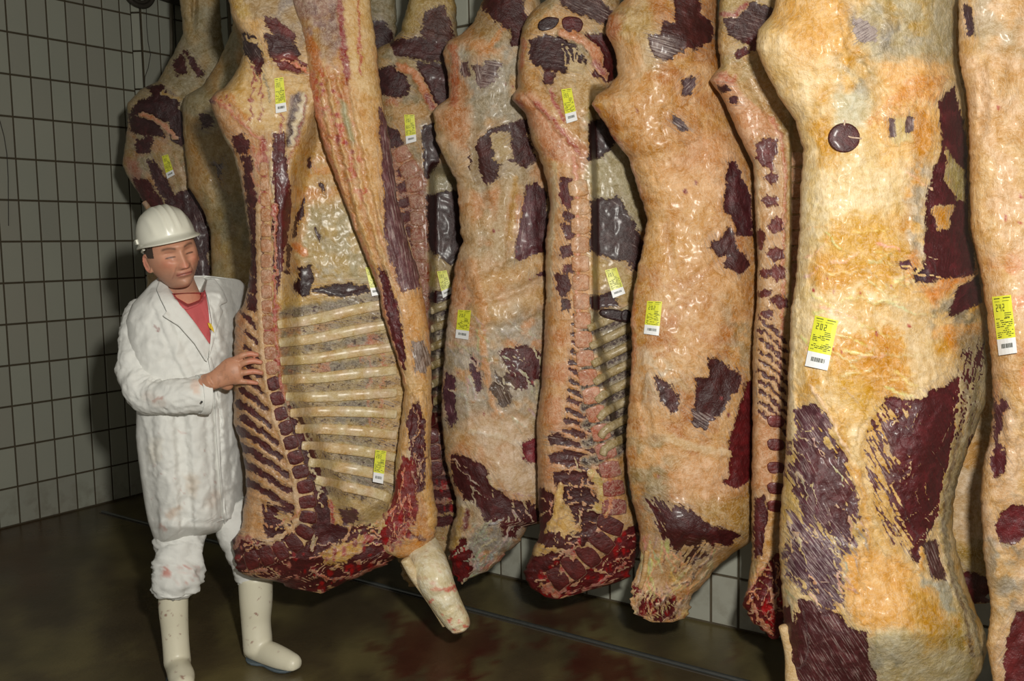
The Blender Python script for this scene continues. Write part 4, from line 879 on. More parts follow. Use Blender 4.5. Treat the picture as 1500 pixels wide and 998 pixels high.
    # rib cage seen inside, to the right
    p.patch([(864, 150), (905, 170), (950, 240), (950, 340), (868, 330)], (172, 166, 138), 6, .95); p.meat([(866, 180), (895, 175), (905, 200), (880, 228), (864, 236)], (60, 30, 30), .4, .9, 8); p.mottle((176, 160, 90), 10, .5, .1, 30, .9, P=[(866, 150), (885, 150), (898, 185), (868, 200)])
    p.meat([(866, 295), (905, 290), (925, 320), (950, 370), (950, 405), (915, 380), (866, 365)], (84, 62, 62), .7, .6, 14, .003)
    p.patch([(866, 365), (912, 385), (950, 420), (950, 450), (868, 450)], (186, 162, 104), 6, .95)
    p.meat([(862, 438), (900, 430), (905, 448), (870, 452)], (70, 26, 26), .3, 0, 8)
    p.patch([(862, 455), (950, 455), (950, 650), (905, 660)], (150, 138, 104), 4, 1)
    for k in range(8):
        y = 480 + k * 27; p.gray_band([(858, y + 8), (900, y - 6), (955, y - 30)], 8, (112, 102, 88), (76, 50, 50), 0.)
    p.A = np.where((p.x > 862) & (p.y > 455) & (p.y < 700) & (p.x - 862 > (p.y - 560) * .35), -.8, p.A)
    inside = sstep(0, 10, p.x - np.interp(p.y, [150, 255, 480, 600, 720], [862, 866, 868, 890, 920])) * sstep(660, 640, p.y) * sstep(120, 150, p.y)
    p.H -= .17 * inside
F_L = [(V0, 822), (-120, 815), (-30, 806), (0, 799), (17, 778), (37, 766), (68, 761), (102, 758), (129, 758), (137, 751), (147, 750), (167, 771), (204, 778), (235, 792), (269, 802), (300, 806), (354, 799), (428, 800), (480, 798), (556, 794), (617, 786), (720, 788), (741, 789), (780, 791), (800, 783), (819, 776), (837, 767), (850, 770), (861, 778), (874, 796), (878, 812)]
F_R = [(V0, 850), (-120, 865), (-30, 895), (0, 908), (50, 910), (100, 906), (118, 902), (140, 905), (200, 935), (300, 955), (640, 955), (655, 935), (680, 922), (700, 920), (726, 921), (760, 936), (777, 939), (816, 935), (840, 925), (855, 905), (864, 872), (870, 845), (876, 824), (878, 818)]
tf = side('split side of beef with its cut spine facing us, in the middle of the row', 850, 870, 3.72)
bf = Slab(F_L, F_R, 3.72, [(V0, .04), (-60, .1), (60, .12), (160, .16), (700, .16), (800, .12), (878, .03)], [(V0, .04), (0, .1), (700, .08), (878, .02)], paint_f, seed=71, xc=850, jag=1., pw=5, skew=.5, q=.4, step=2.1, lump=.004, lsc=30)
bf.build('flesh', tf); hook(tf, 836, V0, 3.72)
def colF(t):
    a = np.array((196, 150, 104)); b_ = np.array((180, 104, 74)); c = np.array((134, 48, 44))
    return tuple(a + (b_ - a) * min(1, t * 1.8)) if t < .55 else tuple(b_ + (c - b_) * min(1, (t - .55) / .2))
spine(tf, bf, SPF[2:], 23, colF, .0055, .9, lambda t: 14 if t > .8 else -18)
tag(tf, bf, [(822, 131), (837, 129), (846, 176), (830, 181)], '203', .72, 5)
tag(tf, bf, [(886, 396), (903, 392), (916, 430), (898, 437)], '203', .74, 6)
pebbles(tf, 'muscle_patch', bf, [dict(x=803, y=34, a=15, b=11, ang=-.4, h=.006, e=1.8, col=(70, 30, 30), M=30, mcol=(62, 28, 32), S=.2, irr=.2), dict(x=838, y=36, a=15, b=12, ang=.2, h=.006, e=2, col=(70, 30, 30), M=30, mcol=(104, 28, 32), S=.1, irr=.2)], 18)
for k in range(8):
    y = 467 + k * 26.5
    tube('rib', tf, [(862 + k * 3, y + 14, 6), (890, y + 2, 6.6), (930, y - 18, 6.6), (956, y - 33, 6)], lambda x, y: bf.front(x, y) - .004, col=(160, 142, 98), flat=.7, seed=k)
pebbles(tf, 'kidney', bf, [dict(x=902, y=462, a=24, b=9, ang=.15, h=.02, e=2, col=(70, 28, 30), M=30, mcol=(60, 26, 28), S=.1, irr=.15), dict(x=917, y=463, a=8.5, b=10, ang=0, h=.035, e=2, col=(60, 24, 28), M=30, mcol=(52, 22, 28), S=0)], 16)

# --- split side showing its spine edge on, right of the orange one
SPH = [(1164, 222, 12), (1165, 300, 13), (1163, 400, 12), (1160, 500, 11)]
def paint_h(p):
    p.base((192, 160, 108)); p.mottle((176, 158, 112), 34, .5, .12, 1, .8); p.mottle((206, 172, 116), 20, .6, .1, 2, .6)
    p.patch([(1040, -280), (1150, -280), (1140, 20), (1060, 20)], (184, 166, 120), 12, .8)
    p.meat([(1062, 30), (1080, 25), (1100, 5), (1130, 10), (1128, 30), (1108, 44), (1110, 56), (1090, 60), (1070, 50)], (84, 48, 46), .85, .3, 10); p.stroke([(1056, 20), (1075, 22), (1095, 5)], 4, (150, 50, 50), 0, .9, 2)
    p.meat([(1098, 62), (1112, 56), (1114, 68), (1100, 72)], (120, 34, 40), .3, .3, 5); p.meat([(1077, 78), (1092, 72), (1094, 78), (1080, 84)], (110, 40, 40), .3, -.4, 5)
    for k in range(5): p.stroke([(1072 + k * 8, 90 + k * 4), (1100 + k * 7, 130 + k * 8), (1130 + k * 6, 180 + k * 6)], 2, (170, 140, 86), -.003, .5, 3)
    # cut pelvis
    p.patch([(1040, 118), (1052, 104), (1072, 112), (1080, 130), (1100, 150), (1130, 172), (1150, 200), (1152, 330), (1106, 330), (1104, 240), (1082, 200), (1068, 165), (1050, 138)], (206, 160, 122), 3, 1, 6)
    p.patch([(1042, 118), (1056, 108), (1076, 118), (1072, 126), (1050, 124)], (190, 124, 98), 4, .9)
    p.meat([(1053, 128), (1062, 127), (1067, 131), (1058, 134)], (80, 40, 44), .2, 0, 4); p.meat([(1071, 144), (1077, 143), (1080, 150), (1073, 151)], (90, 44, 50), .2, 0, 4)
    p.patch([(1104, 200), (1152, 200), (1150, 480), (1148, 620), (1143, 760), (1140, 820), (1106, 820), (1100, 620), (1108, 450)], (204, 168, 126), 4, 1, 6)
    p.stroke([(1109, 235), (1108, 300), (1110, 380), (1110, 440)], 3.5, (220, 200, 176), .004)
    p.stroke([(1128, 172), (1143, 196), (1150, 230), (1149, 330), (1146, 470), (1140, 560)], 2, (196, 130, 100), .005, .9, 1.2)
    p.meat([(1108, 212), (1120, 203), (1136, 206), (1134, 224), (1130, 246), (1120, 244), (1108, 230)], (126, 48, 46), .7, 1, 10, .003)
    for (x0, y0, a_, b_) in ((1130, 262, 8, 7), (1128, 294, 9, 8), (1113, 350, 5, 14), (1136, 330, 9, 9), (1136, 372, 10, 8), (1138, 402, 10, 10), (1120, 402, 5, 4), (1140, 440, 9, 6), (1118, 430, 8, 4), (1122, 460, 9, 6), (1144, 444, 8, 4)):
        p.meat([(x0 - a_, y0), (x0, y0 - b_), (x0 + a_, y0 - b_ * .6), (x0 + a_, y0 + b_ * .5), (x0, y0 + b_)], (128, 58, 54), .8, 1.1, 8, .003)
    for k in range(10):
        y0 = 480 + k * 15; p.stroke([(1112, y0 - 12), (1130, y0), (1152, y0 + 22)], 2.4, (110, 60, 56), -.002, 1, 1.4, 5, True, .8); p.stroke([(1112, y0 - 5), (1134, y0 + 10), (1154, y0 + 30)], 1.4, (216, 178, 136), .003, .8, 1.2)
    p.patch([(1102, 600), (1150, 600), (1146, 720), (1104, 720)], (196, 142, 98), 10, .7)
    p.meat([(1106, 732), (1120, 728), (1128, 760), (1124, 812), (1108, 816), (1104, 770)], (104, 40, 42), .5, 1.2, 10); p.stroke([(1140, 700), (1132, 760), (1124, 815), (1102, 860), (1096, 880)], 7, (200, 158, 96), .012, 1, 3)
    p.meat([(1128, 826), (1150, 800), (1150, 930), (1130, 938), (1102, 915), (1088, 885), (1100, 862), (1112, 850)], (128, 34, 36), .6, .3, 10)
    p.web([(1128, 826), (1150, 800), (1150, 930), (1130, 938), (1102, 915), (1088, 885), (1100, 862)], 30, (206, 140, 116), 1.1, 8, 24)
    p.spots(26, [(1100, 880), (1146, 870), (1146, 930), (1120, 930)], (176, 16, 22), (1.5, 4.5), 8); p.stroke([(1100, 880), (1110, 905), (1128, 925)], 3, (206, 140, 120), .004, .8); p.stroke([(1128, 860), (1136, 890)], 3, (206, 150, 130), .004, .8)
    p.H += -.05 * sstep(1156, 1162, p.x) * sstep(700, 600, p.y)
H_L = [(V0, 1085), (-100, 1070), (0, 1054), (60, 1051), (98, 1056), (108, 1046), (118, 1040), (128, 1046), (138, 1055), (168, 1070), (210, 1088), (240, 1103), (297, 1106), (380, 1110), (454, 1108), (492, 1103), (617, 1102), (692, 1101), (823, 1101), (850, 1096), (883, 1089), (915, 1103), (930, 1125), (937, 1132)]
H_R = [(V0, 1120), (-100, 1160), (0, 1185), (60, 1192), (600, 1196), (700, 1185), (800, 1170), (880, 1160), (919, 1148), (930, 1144), (937, 1140)]
th = side('split side of beef with its spine edge on, just left of the huge pale carcass', 1135, 935, 3.28)
bh = Slab(H_L, H_R, 3.28, [(V0, .04), (0, .08), (160, .1), (700, .1), (880, .07), (937, .02)], [(V0, .04), (0, .08), (700, .08), (937, .02)], paint_h, seed=83, xc=1130, jag=.9, pw=5, skew=.5, q=.4, step=2.0, lump=.004, lsc=26)
bh.build('flesh', th); hook(th, 1102, V0, 3.28)
spine(th, bh, SPH, 12, lambda t: (200 - 30 * t, 150 - 40 * t, 116 - 30 * t), .0055, .92)
pebbles(th, 'vertebra', bh, [dict(x=1137, y=y, a=13, b=9, ang=.05, h=.006, e=3, col=(120, 44, 42), M=20, mcol=(128, 50, 46), S=.2, irr=.15) for y in (618, 652, 686, 716, 742)])

# --- dim split side behind, left of the grey-orange one
SPD = [(583, 215, 12), (596, 240, 14), (606, 262, 13), (611, 300, 11), (613, 400, 10), (617, 470, 10), (622, 560, 10), (630, 640, 12), (636, 700, 14)]
def paint_d(p):
    p.base((176, 148, 100)); p.mottle((150, 142, 116), 30, .45, .12, 1, .9); p.mottle((200, 160, 90), 20, .6, .1, 2, .6)
    p.patch([(600, -280), (670, -280), (670, 10), (640, 40), (590, 50)], (184, 160, 90), 10, .8); p.meat([(624, 20), (650, 10), (664, 60), (640, 66), (622, 50)], (96, 58, 48), .7, .9, 12)
    p.meat([(572, 60), (610, 56), (640, 64), (662, 74), (660, 94), (620, 86), (580, 78)], (84, 40, 40), .5, .3, 8); p.meat([(551, 104), (570, 98), (590, 106), (600, 124), (596, 138), (576, 142), (558, 136)], (76, 36, 38), .5, .6, 8)
    for k in range(4): p.stroke([(585, 88 + k * 3), (610, 90 + k * 4), (650, 104 + k * 4)], 1.5, (206, 190, 160), .002, .9, 3)
    p.meat([(612, 92), (652, 98), (662, 130), (654, 156), (636, 158), (628, 130), (616, 108)], (84, 40, 40), .3, .4, 8); p.stroke([(584, 98), (604, 104), (616, 120), (624, 140), (634, 154)], 6, (206, 146, 104), .012, 1, 2); p.stroke([(626, 142), (634, 154)], 4, (150, 66, 56), .002)
    p.patch([(572, 150), (620, 150), (632, 170), (615, 200), (590, 215), (570, 180)], (196, 160, 104), 6, .9); p.patch([(562, 140), (590, 140), (584, 152), (560, 155)], (190, 110, 60), 5, .7)
    p.meat([(568, 188), (582, 192), (588, 214), (574, 216), (566, 205)], (84, 38, 40), .3, 1, 6); p.meat([(620, 190), (640, 180), (648, 200), (640, 240), (625, 260), (622, 220)], (70, 34, 36), .3, 1.2, 6)
    p.patch([(572, 214), (600, 226), (622, 246), (628, 300), (632, 400), (636, 520), (650, 640), (664, 720), (640, 760), (600, 700), (580, 400)], (150, 84, 58), 4, 1, 6)
    p.mottle((206, 150, 100), 12, .5, .1, 8, .8, P=[(575, 215), (604, 225), (604, 420), (575, 420)])
    for k in range(16):
        y0 = 250 + k * 22; p.meat([(582 + k * .8, y0), (596 + k * .8, y0 - 5), (598 + k, y0 + 6), (586 + k * .8, y0 + 8)], (110, 36, 36), .3, .4, 6)
    for k in range(9): y0 = 605 + k * 20; p.stroke([(636, y0), (652 + k, y0 - 2), (664 + k * 2, y0 + 4)], 7, (100, 38, 38), 0, 1, 4, 5, True, .4)
    p.spots(22, [(630, 700), (668, 690), (676, 780), (650, 800)], (170, 20, 24), (1.5, 4), 8)
    # inside of the rib cage, right
    p.patch([(626, 240), (680, 240), (680, 330), (630, 330)], (160, 156, 134), 6, .9); p.meat([(626, 290), (680, 280), (680, 370), (660, 384), (632, 366)], (76, 52, 52), .5, .5, 10)
    p.patch([(630, 350), (690, 380), (690, 430), (632, 420)], (164, 142, 84), 6, .9); p.meat([(630, 432), (664, 424), (662, 438), (634, 442)], (66, 26, 26), .2, 0, 6)
    p.patch([(632, 440), (690, 430), (690, 610), (640, 610)], (140, 128, 94), 4, 1)
    for k in range(6): y = 455 + k * 27; p.gray_band([(634, y + 8), (665, y - 4), (690, y - 16)], 8, (104, 96, 84), (76, 56, 54), 0.)
    p.H -= .12 * sstep(626, 640, p.x) * sstep(235, 260, p.y) * sstep(640, 600, p.y)
D_L = [(V0, 612), (-100, 606), (0, 599), (45, 587), (60, 574), (69, 556), (80, 548), (200, 546), (700, 546), (780, 556), (860, 600)]
D_R = [(V0, 640), (-100, 655), (0, 667), (60, 671), (100, 680), (600, 700), (720, 700), (790, 690), (860, 660)]
td = side('dim split side of beef behind the hanging flank, its spine just right of it', 620, 850, 4.25)
bd = Slab(D_L, D_R, 4.25, [(V0, .04), (-60, .08), (60, .1), (160, .12), (700, .12), (860, .03)], [(V0, .04), (0, .08), (860, .03)], paint_d, seed=97, xc=620, jag=1., pw=4, skew=.5, q=.4, lump=.005, lsc=30)
bd.build('flesh', td); hook(td, 626, V0, 4.25)
spine(td, bd, SPD, 20, lambda t: (160 - 50 * t, 92 - 44 * t, 62 - 24 * t), .0055, .9, lambda t: 14 if t > .7 else -16)
for k in range(6):
    y = 443 + k * 27; tube('rib', td, [(632, y + 12, 6), (660, y + 1, 6.4), (694, y - 14, 6)], lambda x, y: bd.front(x, y) - .003, col=(150, 134, 92), flat=.7, seed=k)
tag(td, bd, [(592, 168), (607, 168), (610, 207), (595, 211)], '202', .74, 7)
tag(td, bd, [(640, 398), (654, 396), (663, 429), (649, 437)], '203', .74, 8)

# --- a further leg left of it, high up
def paint_m(p):
    p.base((160, 152, 130)); p.mottle((140, 138, 126), 24, .5, .1, 1, .8); p.meat([(530, 28), (560, 32), (574, 50), (572, 62), (550, 72), (530, 70)], (72, 34, 38), .3, .8, 6)
tm_ = side('leg of a further side of beef, high up left of the yellow rump', 556, 600, 4.75)
bm_ = Slab([(V0, 535), (-60, 522), (50, 515), (300, 500), (560, 500), (620, 520)], [(V0, 560), (-60, 572), (30, 581), (60, 580), (300, 600), (560, 610), (620, 590)], 4.75, .08, .08, paint_m, seed=99, xc=556, step=4)
bm_.build('flesh', tm_); hook(tm_, 548, V0, 4.75)

# --- pale grey outside behind the worker
def paint_b(p):
    p.base((186, 166, 120)); p.mottle((160, 156, 134), 44, .5, .14, 1, .9, 1.3, 1.8); p.mottle((206, 164, 96), 30, .58, .1, 2, .6, 1.3, 2)
    p.patch([(270, 130), (300, 120), (320, 150), (300, 200), (275, 190)], (176, 168, 140), 10, .8); p.patch([(266, 170), (285, 180), (295, 260), (310, 330), (300, 340), (272, 250)], (200, 160, 96), 10, .7)
    p.meat([(290, 170), (308, 168), (312, 186), (296, 188)], (110, 84, 84), .9, .3, 12, soft=2); p.meat([(306, 236), (330, 232), (326, 275), (312, 270)], (130, 126, 124), 1.2, 1, 14, soft=6)
    p.mottle((206, 186, 130), 26, .5, .12, 7, .7, P=[(310, 280), (365, 280), (365, 420), (312, 420)]); p.lump(300, 160, 30, 40, .03); p.stroke([(310, 340), (320, 300), (312, 250)], 5, (150, 140, 104), -.01, .6, 5)
B_L = [(V0, 350), (-100, 350), (0, 345), (45, 340), (90, 320), (125, 298), (140, 272), (154, 266), (192, 268), (231, 272), (276, 277), (308, 298), (338, 308), (405, 310), (500, 306), (700, 300), (730, 310)]
B_R = [(V0, 380), (-100, 390), (0, 400), (200, 410), (500, 410), (700, 400), (730, 380)]
tb = side('dull pale grey side of beef hanging right behind the white helmet', 350, 728, 4.95)
bb = Slab(B_L, B_R, 4.95, [(V0, .04), (0, .08), (150, .14), (500, .12), (730, .05)], .08, paint_b, seed=103, xc=340, step=2.6, jag=.8)
bb.build('flesh', tb); hook(tb, 365, V0, 4.95)

# --- the one in the far corner
def paint_a(p):
    p.base((180, 160, 118)); p.mottle((160, 154, 130), 30, .48, .12, 1, .9); p.mottle((196, 144, 100), 24, .58, .1, 2, .6, P=[(180, 180), (330, 180), (330, 440), (180, 440)])
    p.meat([(256, 88), (266, 82), (270, 104), (258, 108)], (96, 54, 56), .5, .6, 8); p.meat([(272, 76), (280, 84), (296, 108), (290, 110)], (96, 54, 56), .6, .8, 6); p.meat([(215, 126), (236, 126), (240, 134), (262, 152), (258, 160), (232, 146)], (84, 40, 42), .4, .5, 6)
    p.meat([(190, 168), (204, 150), (225, 140), (250, 152), (270, 170), (270, 212), (255, 206), (248, 180), (220, 168), (200, 168)], (72, 30, 34), .35, .5, 8); p.meat([(190, 172), (215, 172), (230, 180), (240, 198), (215, 198), (196, 190)], (78, 36, 38), .6, .5, 8)
    p.stroke([(206, 168), (226, 174), (242, 186), (258, 202)], 3.2, (204, 146, 116), .01, 1, 1.5)
    p.stroke([(262, -60), (272, 0), (276, 50)], 6, (196, 178, 140), .01, .6); p.stroke([(262, 150), (266, 146), (240, 136)], 2, (196, 170, 120), .003)
    p.meat([(200, 206), (222, 204), (216, 222), (202, 222)], (84, 40, 42), .4, .5, 8); p.meat([(216, 236), (226, 238), (244, 268), (256, 296), (240, 290), (224, 262)], (84, 38, 42), .6, 1, 6)
    p.meat([(196, 262), (215, 268), (238, 296), (236, 306), (214, 300), (202, 280)], (104, 44, 48), .6, .8, 8); p.stroke([(256, 230), (268, 262), (272, 310)], 3, (206, 184, 156), .006)
    p.meat([(240, 296), (300, 270), (308, 340), (305, 430), (260, 430), (262, 330)], (84, 36, 40), .8, 1.2, 14, soft=3); p.patch([(180, 236), (200, 236), (206, 262), (192, 262)], (184, 130, 120), 5, .8)
    p.H -= .03 * np.exp(-((p.x - 283 + (p.y - 40) * .06) / 3.5) ** 2) * sstep(50, 20, p.y)
A_L = [(V0, 262), (-100, 264), (0, 263), (48, 269), (80, 253), (119, 231), (131, 205), (151, 187), (192, 186), (240, 179), (256, 186), (266, 192), (298, 211), (340, 216), (500, 214), (640, 216), (680, 230)]
A_R = [(V0, 300), (-100, 312), (0, 322), (60, 326), (100, 335), (300, 322), (500, 316), (640, 310), (680, 290)]
ta = side('dim side of beef in the far corner above the white helmet', 255, 678, 5.25)
ba = Slab(A_L, A_R, 5.25, [(V0, .04), (0, .07), (150, .13), (500, .12), (680, .04)], .08, paint_a, seed=113, xc=255, step=2.4, jag=.8, pw=3)
ba.build('flesh', ta); hook(ta, 285, V0, 5.25)
tag(ta, ba, [(237, 229), (246, 226), (256, 256), (245, 262)], '203', .75, 9)
tube('bone', ta, [(212, 296, 4.2), (217, 304, 4), (224, 316, 3)], lambda x, y: ba.front(x, y) - .01, col=(204, 170, 150), label='pale bone end pointing up-left')


# --- the side the worker holds: inside of the rib cage, spine at its left, flank folded over at its right
SPC = [(386, 236, 6), (389, 300, 7), (390, 380, 8), (391, 440, 8), (394, 500, 8.5), (400, 560, 9), (411, 605, 10), (423, 640, 11), (436, 680, 12), (447, 715, 12.5), (453, 750, 13), (447, 778, 13.5), (430, 797, 14), (408, 809, 15), (384, 817, 15), (358, 824, 13)]
RL = [462, 489, 516, 543, 569, 594, 617, 641, 665, 690, 716]; RR = [428, 458, 490, 526, 559, 592, 622, 654, 688, 720, 750]
def paint_c(p):
    p.base((204, 172, 124)); p.mottle((190, 150, 92), 30, .5, .12, 1, .8, 1.2, 1.5); p.mottle((216, 190, 150), 24, .56, .1, 2, .7)
    # leg above
    p.patch([(330, -280), (560, -280), (545, 20), (500, 60), (440, 60), (350, 20)], (180, 160, 130), 14, .9); p.patch([(340, 0), (362, 0), (358, 30), (345, 30)], (206, 176, 90), 6, .8)
    p.mottle((150, 140, 142), 20, .45, .12, 4, .9, P=[(380, -60), (470, -60), (500, 30), (440, 60), (400, 20)])
    p.patch([(345, 24), (385, 30), (395, 50), (404, 84), (392, 84), (378, 62), (352, 48)], (222, 190, 140), 4, 1)
    p.meat([(388, 26), (406, 30), (430, 52), (428, 62), (412, 56), (392, 40)], (120, 48, 44), .6, .6, 6); p.meat([(389, 50), (410, 54), (430, 66), (438, 78), (424, 86), (400, 82), (392, 66)], (84, 36, 38), .4, .4, 8)
    p.meat([(356, 50), (370, 54), (382, 70), (384, 92), (372, 90), (360, 78)], (80, 62, 62), .9, 1.0, 8)
    p.stroke([(360, 54), (380, 64), (392, 88), (410, 92)], 2, (206, 180, 130), .004); p.meat([(404, 88), (424, 84), (446, 96), (444, 104), (410, 100)], (150, 60, 52), .8, .2, 10)
    for k in range(5): p.stroke([(412 + k * 5, 88 + k), (432 + k * 5, 94 + k * 3)], 1.4, (226, 150, 130), .004, .9, 1)
    # pelvis fat
    p.patch([(357, 78), (384, 92), (420, 100), (448, 110), (448, 190), (420, 200), (380, 190), (350, 190), (329, 132), (342, 112)], (224, 196, 146), 5, .9, 8)
    p.patch([(330, 138), (345, 150), (352, 170), (344, 172)], (204, 140, 50), 5, .9); p.stroke([(338, 143), (350, 164), (362, 178)], 5, (206, 146, 60), .004, .8); p.stroke([(356, 86), (352, 120), (350, 160)], 5, (206, 170, 90), .003, .5)
    for q in ([(370, 96), (374, 112), (370, 130), (368, 150), (369, 178)], [(380, 100), (382, 120), (384, 140), (382, 175)], [(412, 170), (414, 200), (411, 240)]): p.stroke(q, 1.5, (156, 36, 32), .001, .9, .5, 7)
    p.meat([(374, 92), (382, 92), (382, 104), (376, 106)], (96, 34, 36), .3, 1, 4)
    p.patch([(384, 100), (402, 104), (402, 180), (386, 160)], (226, 206, 166), 5, .8); p.stroke([(386, 110), (392, 128), (396, 150)], 1.5, (150, 140, 120), -.003)
    # bone cut at the left, then the strip down
    p.patch([(306, 146), (320, 136), (345, 156), (370, 190), (386, 206), (392, 260), (384, 300), (360, 300), (350, 250), (328, 200), (312, 166)], (208, 166, 122), 3, 1, 6)
    p.stroke([(312, 142), (340, 165), (365, 190), (384, 206)], 2, (206, 130, 110), .004, .8); p.stroke([(308, 146), (313, 149)], 3, (130, 50, 54), 0); p.spots(5, [(318, 140), (340, 140), (340, 170), (322, 170)], (170, 60, 50), (1, 2), 3)
    p.patch([(346, 226), (358, 230), (372, 300), (372, 420), (352, 460), (344, 520), (344, 800), (400, 840), (440, 800), (440, 700), (410, 600), (390, 500), (384, 300), (384, 220)], (198, 158, 112), 4, 1, 6)
    p.stroke([(328, 200), (342, 224), (350, 250), (358, 300), (364, 340)], 2, (224, 210, 190), .004)
    p.meat([(342, 202), (354, 200), (364, 212), (362, 226), (350, 224)], (104, 44, 44), .5, .6, 8)
    for k in range(9): y0 = 232 + k * 25; x0 = 358 + min(k, 4) * 3 - max(0, k - 6) * 2; p.meat([(x0 - 2, y0), (x0 + 9, y0 + 2), (x0 + 11, y0 + 14), (x0 + 7, y0 + 23), (x0, y0 + 20)], (100, 46, 48), .75, 1.3, 9, .002)
    p.stroke([(386, 206), (389, 250), (385, 298), (380, 330)], 4.5, (150, 36, 34), .0, .8, 2, 6); p.mottle((190, 80, 66), 8, .5, .1, 8, .7, P=[(366, 210), (392, 210), (390, 300), (370, 300)])
    p.stroke([(397, 238), (401, 270), (402, 310), (401, 350)], 3.2, (222, 206, 182), .006, 1, 1.2); p.stroke([(411, 180), (409, 220), (407, 260), (410, 296)], 1.6, (170, 40, 34), .002, .9, 1, 6)
    p.meat([(402, 200), (416, 196), (420, 250), (424, 310), (414, 380), (404, 430), (402, 340), (404, 260)], (110, 34, 38), .35, 1.6, 8)
    # white sheath with a dark tendon
    p.patch([(425, 140), (440, 134), (450, 142), (446, 180), (432, 214), (421, 216), (420, 180)], (150, 130, 130), 3, 1, 4); p.stroke([(446, 140), (438, 170), (430, 190), (426, 210)], 4.5, (230, 222, 210), .008, 1, 1.5); p.stroke([(436, 138), (428, 170), (423, 210)], 3, (84, 56, 66), .004); p.stroke([(449, 140), (444, 175), (432, 216), (420, 240)], 1.2, (160, 60, 40), .002)
    # fat and membranes inside the loin
    p.patch([(440, 214), (478, 214), (500, 290), (470, 330), (430, 330), (428, 260)], (196, 160, 80), 6, .9); p.mottle((206, 150, 44), 14, .55, .08, 11, .9, P=[(425, 220), (490, 220), (500, 380), (420, 390)])
    p.patch([(450, 300), (530, 300), (550, 360), (545, 420), (470, 415), (440, 380)], (172, 166, 134), 10, .9); p.mottle((196, 172, 104), 20, .5, .1, 13, .7, P=[(450, 300), (545, 320), (545, 420), (440, 420)])
    for (a_, b_) in (((470, 268), (474, 280)), ((446, 292), (440, 320)), ((440, 310), (430, 345)), ((463, 338), (468, 352)), ((452, 232), (456, 246)), ((424, 360), (424, 390)), ((420, 396), (426, 400))): p.stroke([a_, b_], 2.6, (84, 40, 42), -.003, 1, 1.5, 5, True, .3)
    p.stroke([(434, 362), (446, 372)], 6, (206, 136, 40), .004)
    # diaphragm rest
    p.meat([(438, 396), (454, 392), (458, 408), (450, 432), (444, 434), (432, 420), (440, 410)], (60, 22, 24), .1, 1, 10); p.meat([(459, 426), (480, 422), (505, 418), (536, 420), (545, 432), (560, 446), (558, 456), (540, 452), (520, 434), (480, 430)], (64, 24, 26), .15, 0, 8)
    p.mottle((190, 186, 176), 9, .5, .1, 17, .9, P=[(458, 392), (490, 392), (500, 414), (462, 420)], feather=5)
    # rib cage: pale ribs, grey streaked muscle between
    cav = [(404, 450), (440, 436), (520, 434), (560, 452), (592, 520), (598, 600), (590, 680), (578, 730), (545, 770), (510, 768), (486, 740), (462, 690), (430, 620), (410, 560)]
    p.patch(cav, (200, 186, 140), 4, 1, 6); p.patch([(400, 440), (440, 400), (530, 436), (500, 480), (420, 500)], (206, 176, 100), 14, .7)
    for a_, b_ in zip(RL, RR):
        xs = np.interp(a_, [450, 560, 620, 700, 740], [404, 412, 428, 462, 482])
        m_ = (a_ + b_) / 2 + (3 if a_ < 600 else -6)
        p.gray_band([(xs, a_), ((xs + 575) / 2, m_), (582, b_)], 8.5, (132, 126, 114), (104, 84, 84), -1.5)
        L_ = math.atan2(b_ - a_, 170); p.A = np.where((np.abs(p.y - (a_ + (b_ - a_) * (p.x - xs) / 170)) < 13) & (p.x > xs) & (p.x < 600), L_ + .35, p.A)
    p.mottle((206, 120, 70), 16, .6, .06, 19, .6, P=[(410, 470), (560, 470), (560, 545), (420, 560)]); p.mottle((196, 170, 96), 30, .5, .1, 20, .5, P=cav)
    p.patch([(552, 500), (590, 520), (598, 620), (585, 700), (560, 700), (548, 600)], (196, 164, 104), 9, .7)
    for x_ in (541, 561): p.stroke([(x_, 500), (x_ + 3, 540), (x_ - 4, 590), (x_ + 2, 640)], 2, (190, 100, 56), 0, .6, 1.5, 8)
    p.stroke([(404, 440), (408, 520), (420, 590), (444, 640)], 4, (196, 130, 70), .004, .7)
    # muscle right of the vertebrae
    p.meat([(424, 598), (440, 610), (458, 660), (476, 720), (484, 750), (486, 785), (470, 800), (452, 800), (464, 760), (460, 720), (446, 670), (430, 630)], (92, 36, 40), .35, 1.2, 5)
    p.stroke([(430, 606), (448, 640), (462, 700), (470, 740)], 1.8, (206, 190, 160), .004, .8, 1, 8); p.stroke([(484, 736), (488, 760), (484, 800), (476, 816)], 3, (170, 30, 34), 0, .9)
    # canal (white cord) and slanting muscle strips to the left
    for k in range(14):
        y1_ = 480 + k * 24; x1_ = np.interp(y1_, [480, 560, 620, 700, 760, 820], [378, 386, 398, 426, 434, 420]) - 4
        x0_ = 350 + (k % 2) * 4; sl = .95 - k * .035; y0_ = y1_ - (x1_ - x0_) * sl
        if y0_ > 745: continue
        p.stroke([(x0_, y0_), ((x0_ + x1_) / 2, (y0_ + y1_) / 2 - 2), (x1_, y1_)], 6 if k > 5 else 4.4, (96, 42, 42), -.002, 1, 2, 4, True, .55, 4 if k > 5 else 2.4)
        p.stroke([(x0_ + 4, y0_ - 10), ((x0_ + x1_) / 2, (y0_ + y1_) / 2 - 12), (x1_, y1_ - 8)], 1.5, (206, 170, 122), .004, .8, 1, 4)
        p.A = np.where((np.abs(p.y - y0_ - (p.x - x0_) * sl) < 9) & (p.x < x1_ + 3) & (p.y > 440), math.atan(sl), p.A)
    p.patch([(344, 452), (358, 458), (364, 500), (366, 545), (345, 540)], (206, 152, 98), 6, .9); p.clear([(344, 452), (356, 458), (360, 500), (360, 540), (345, 540)])
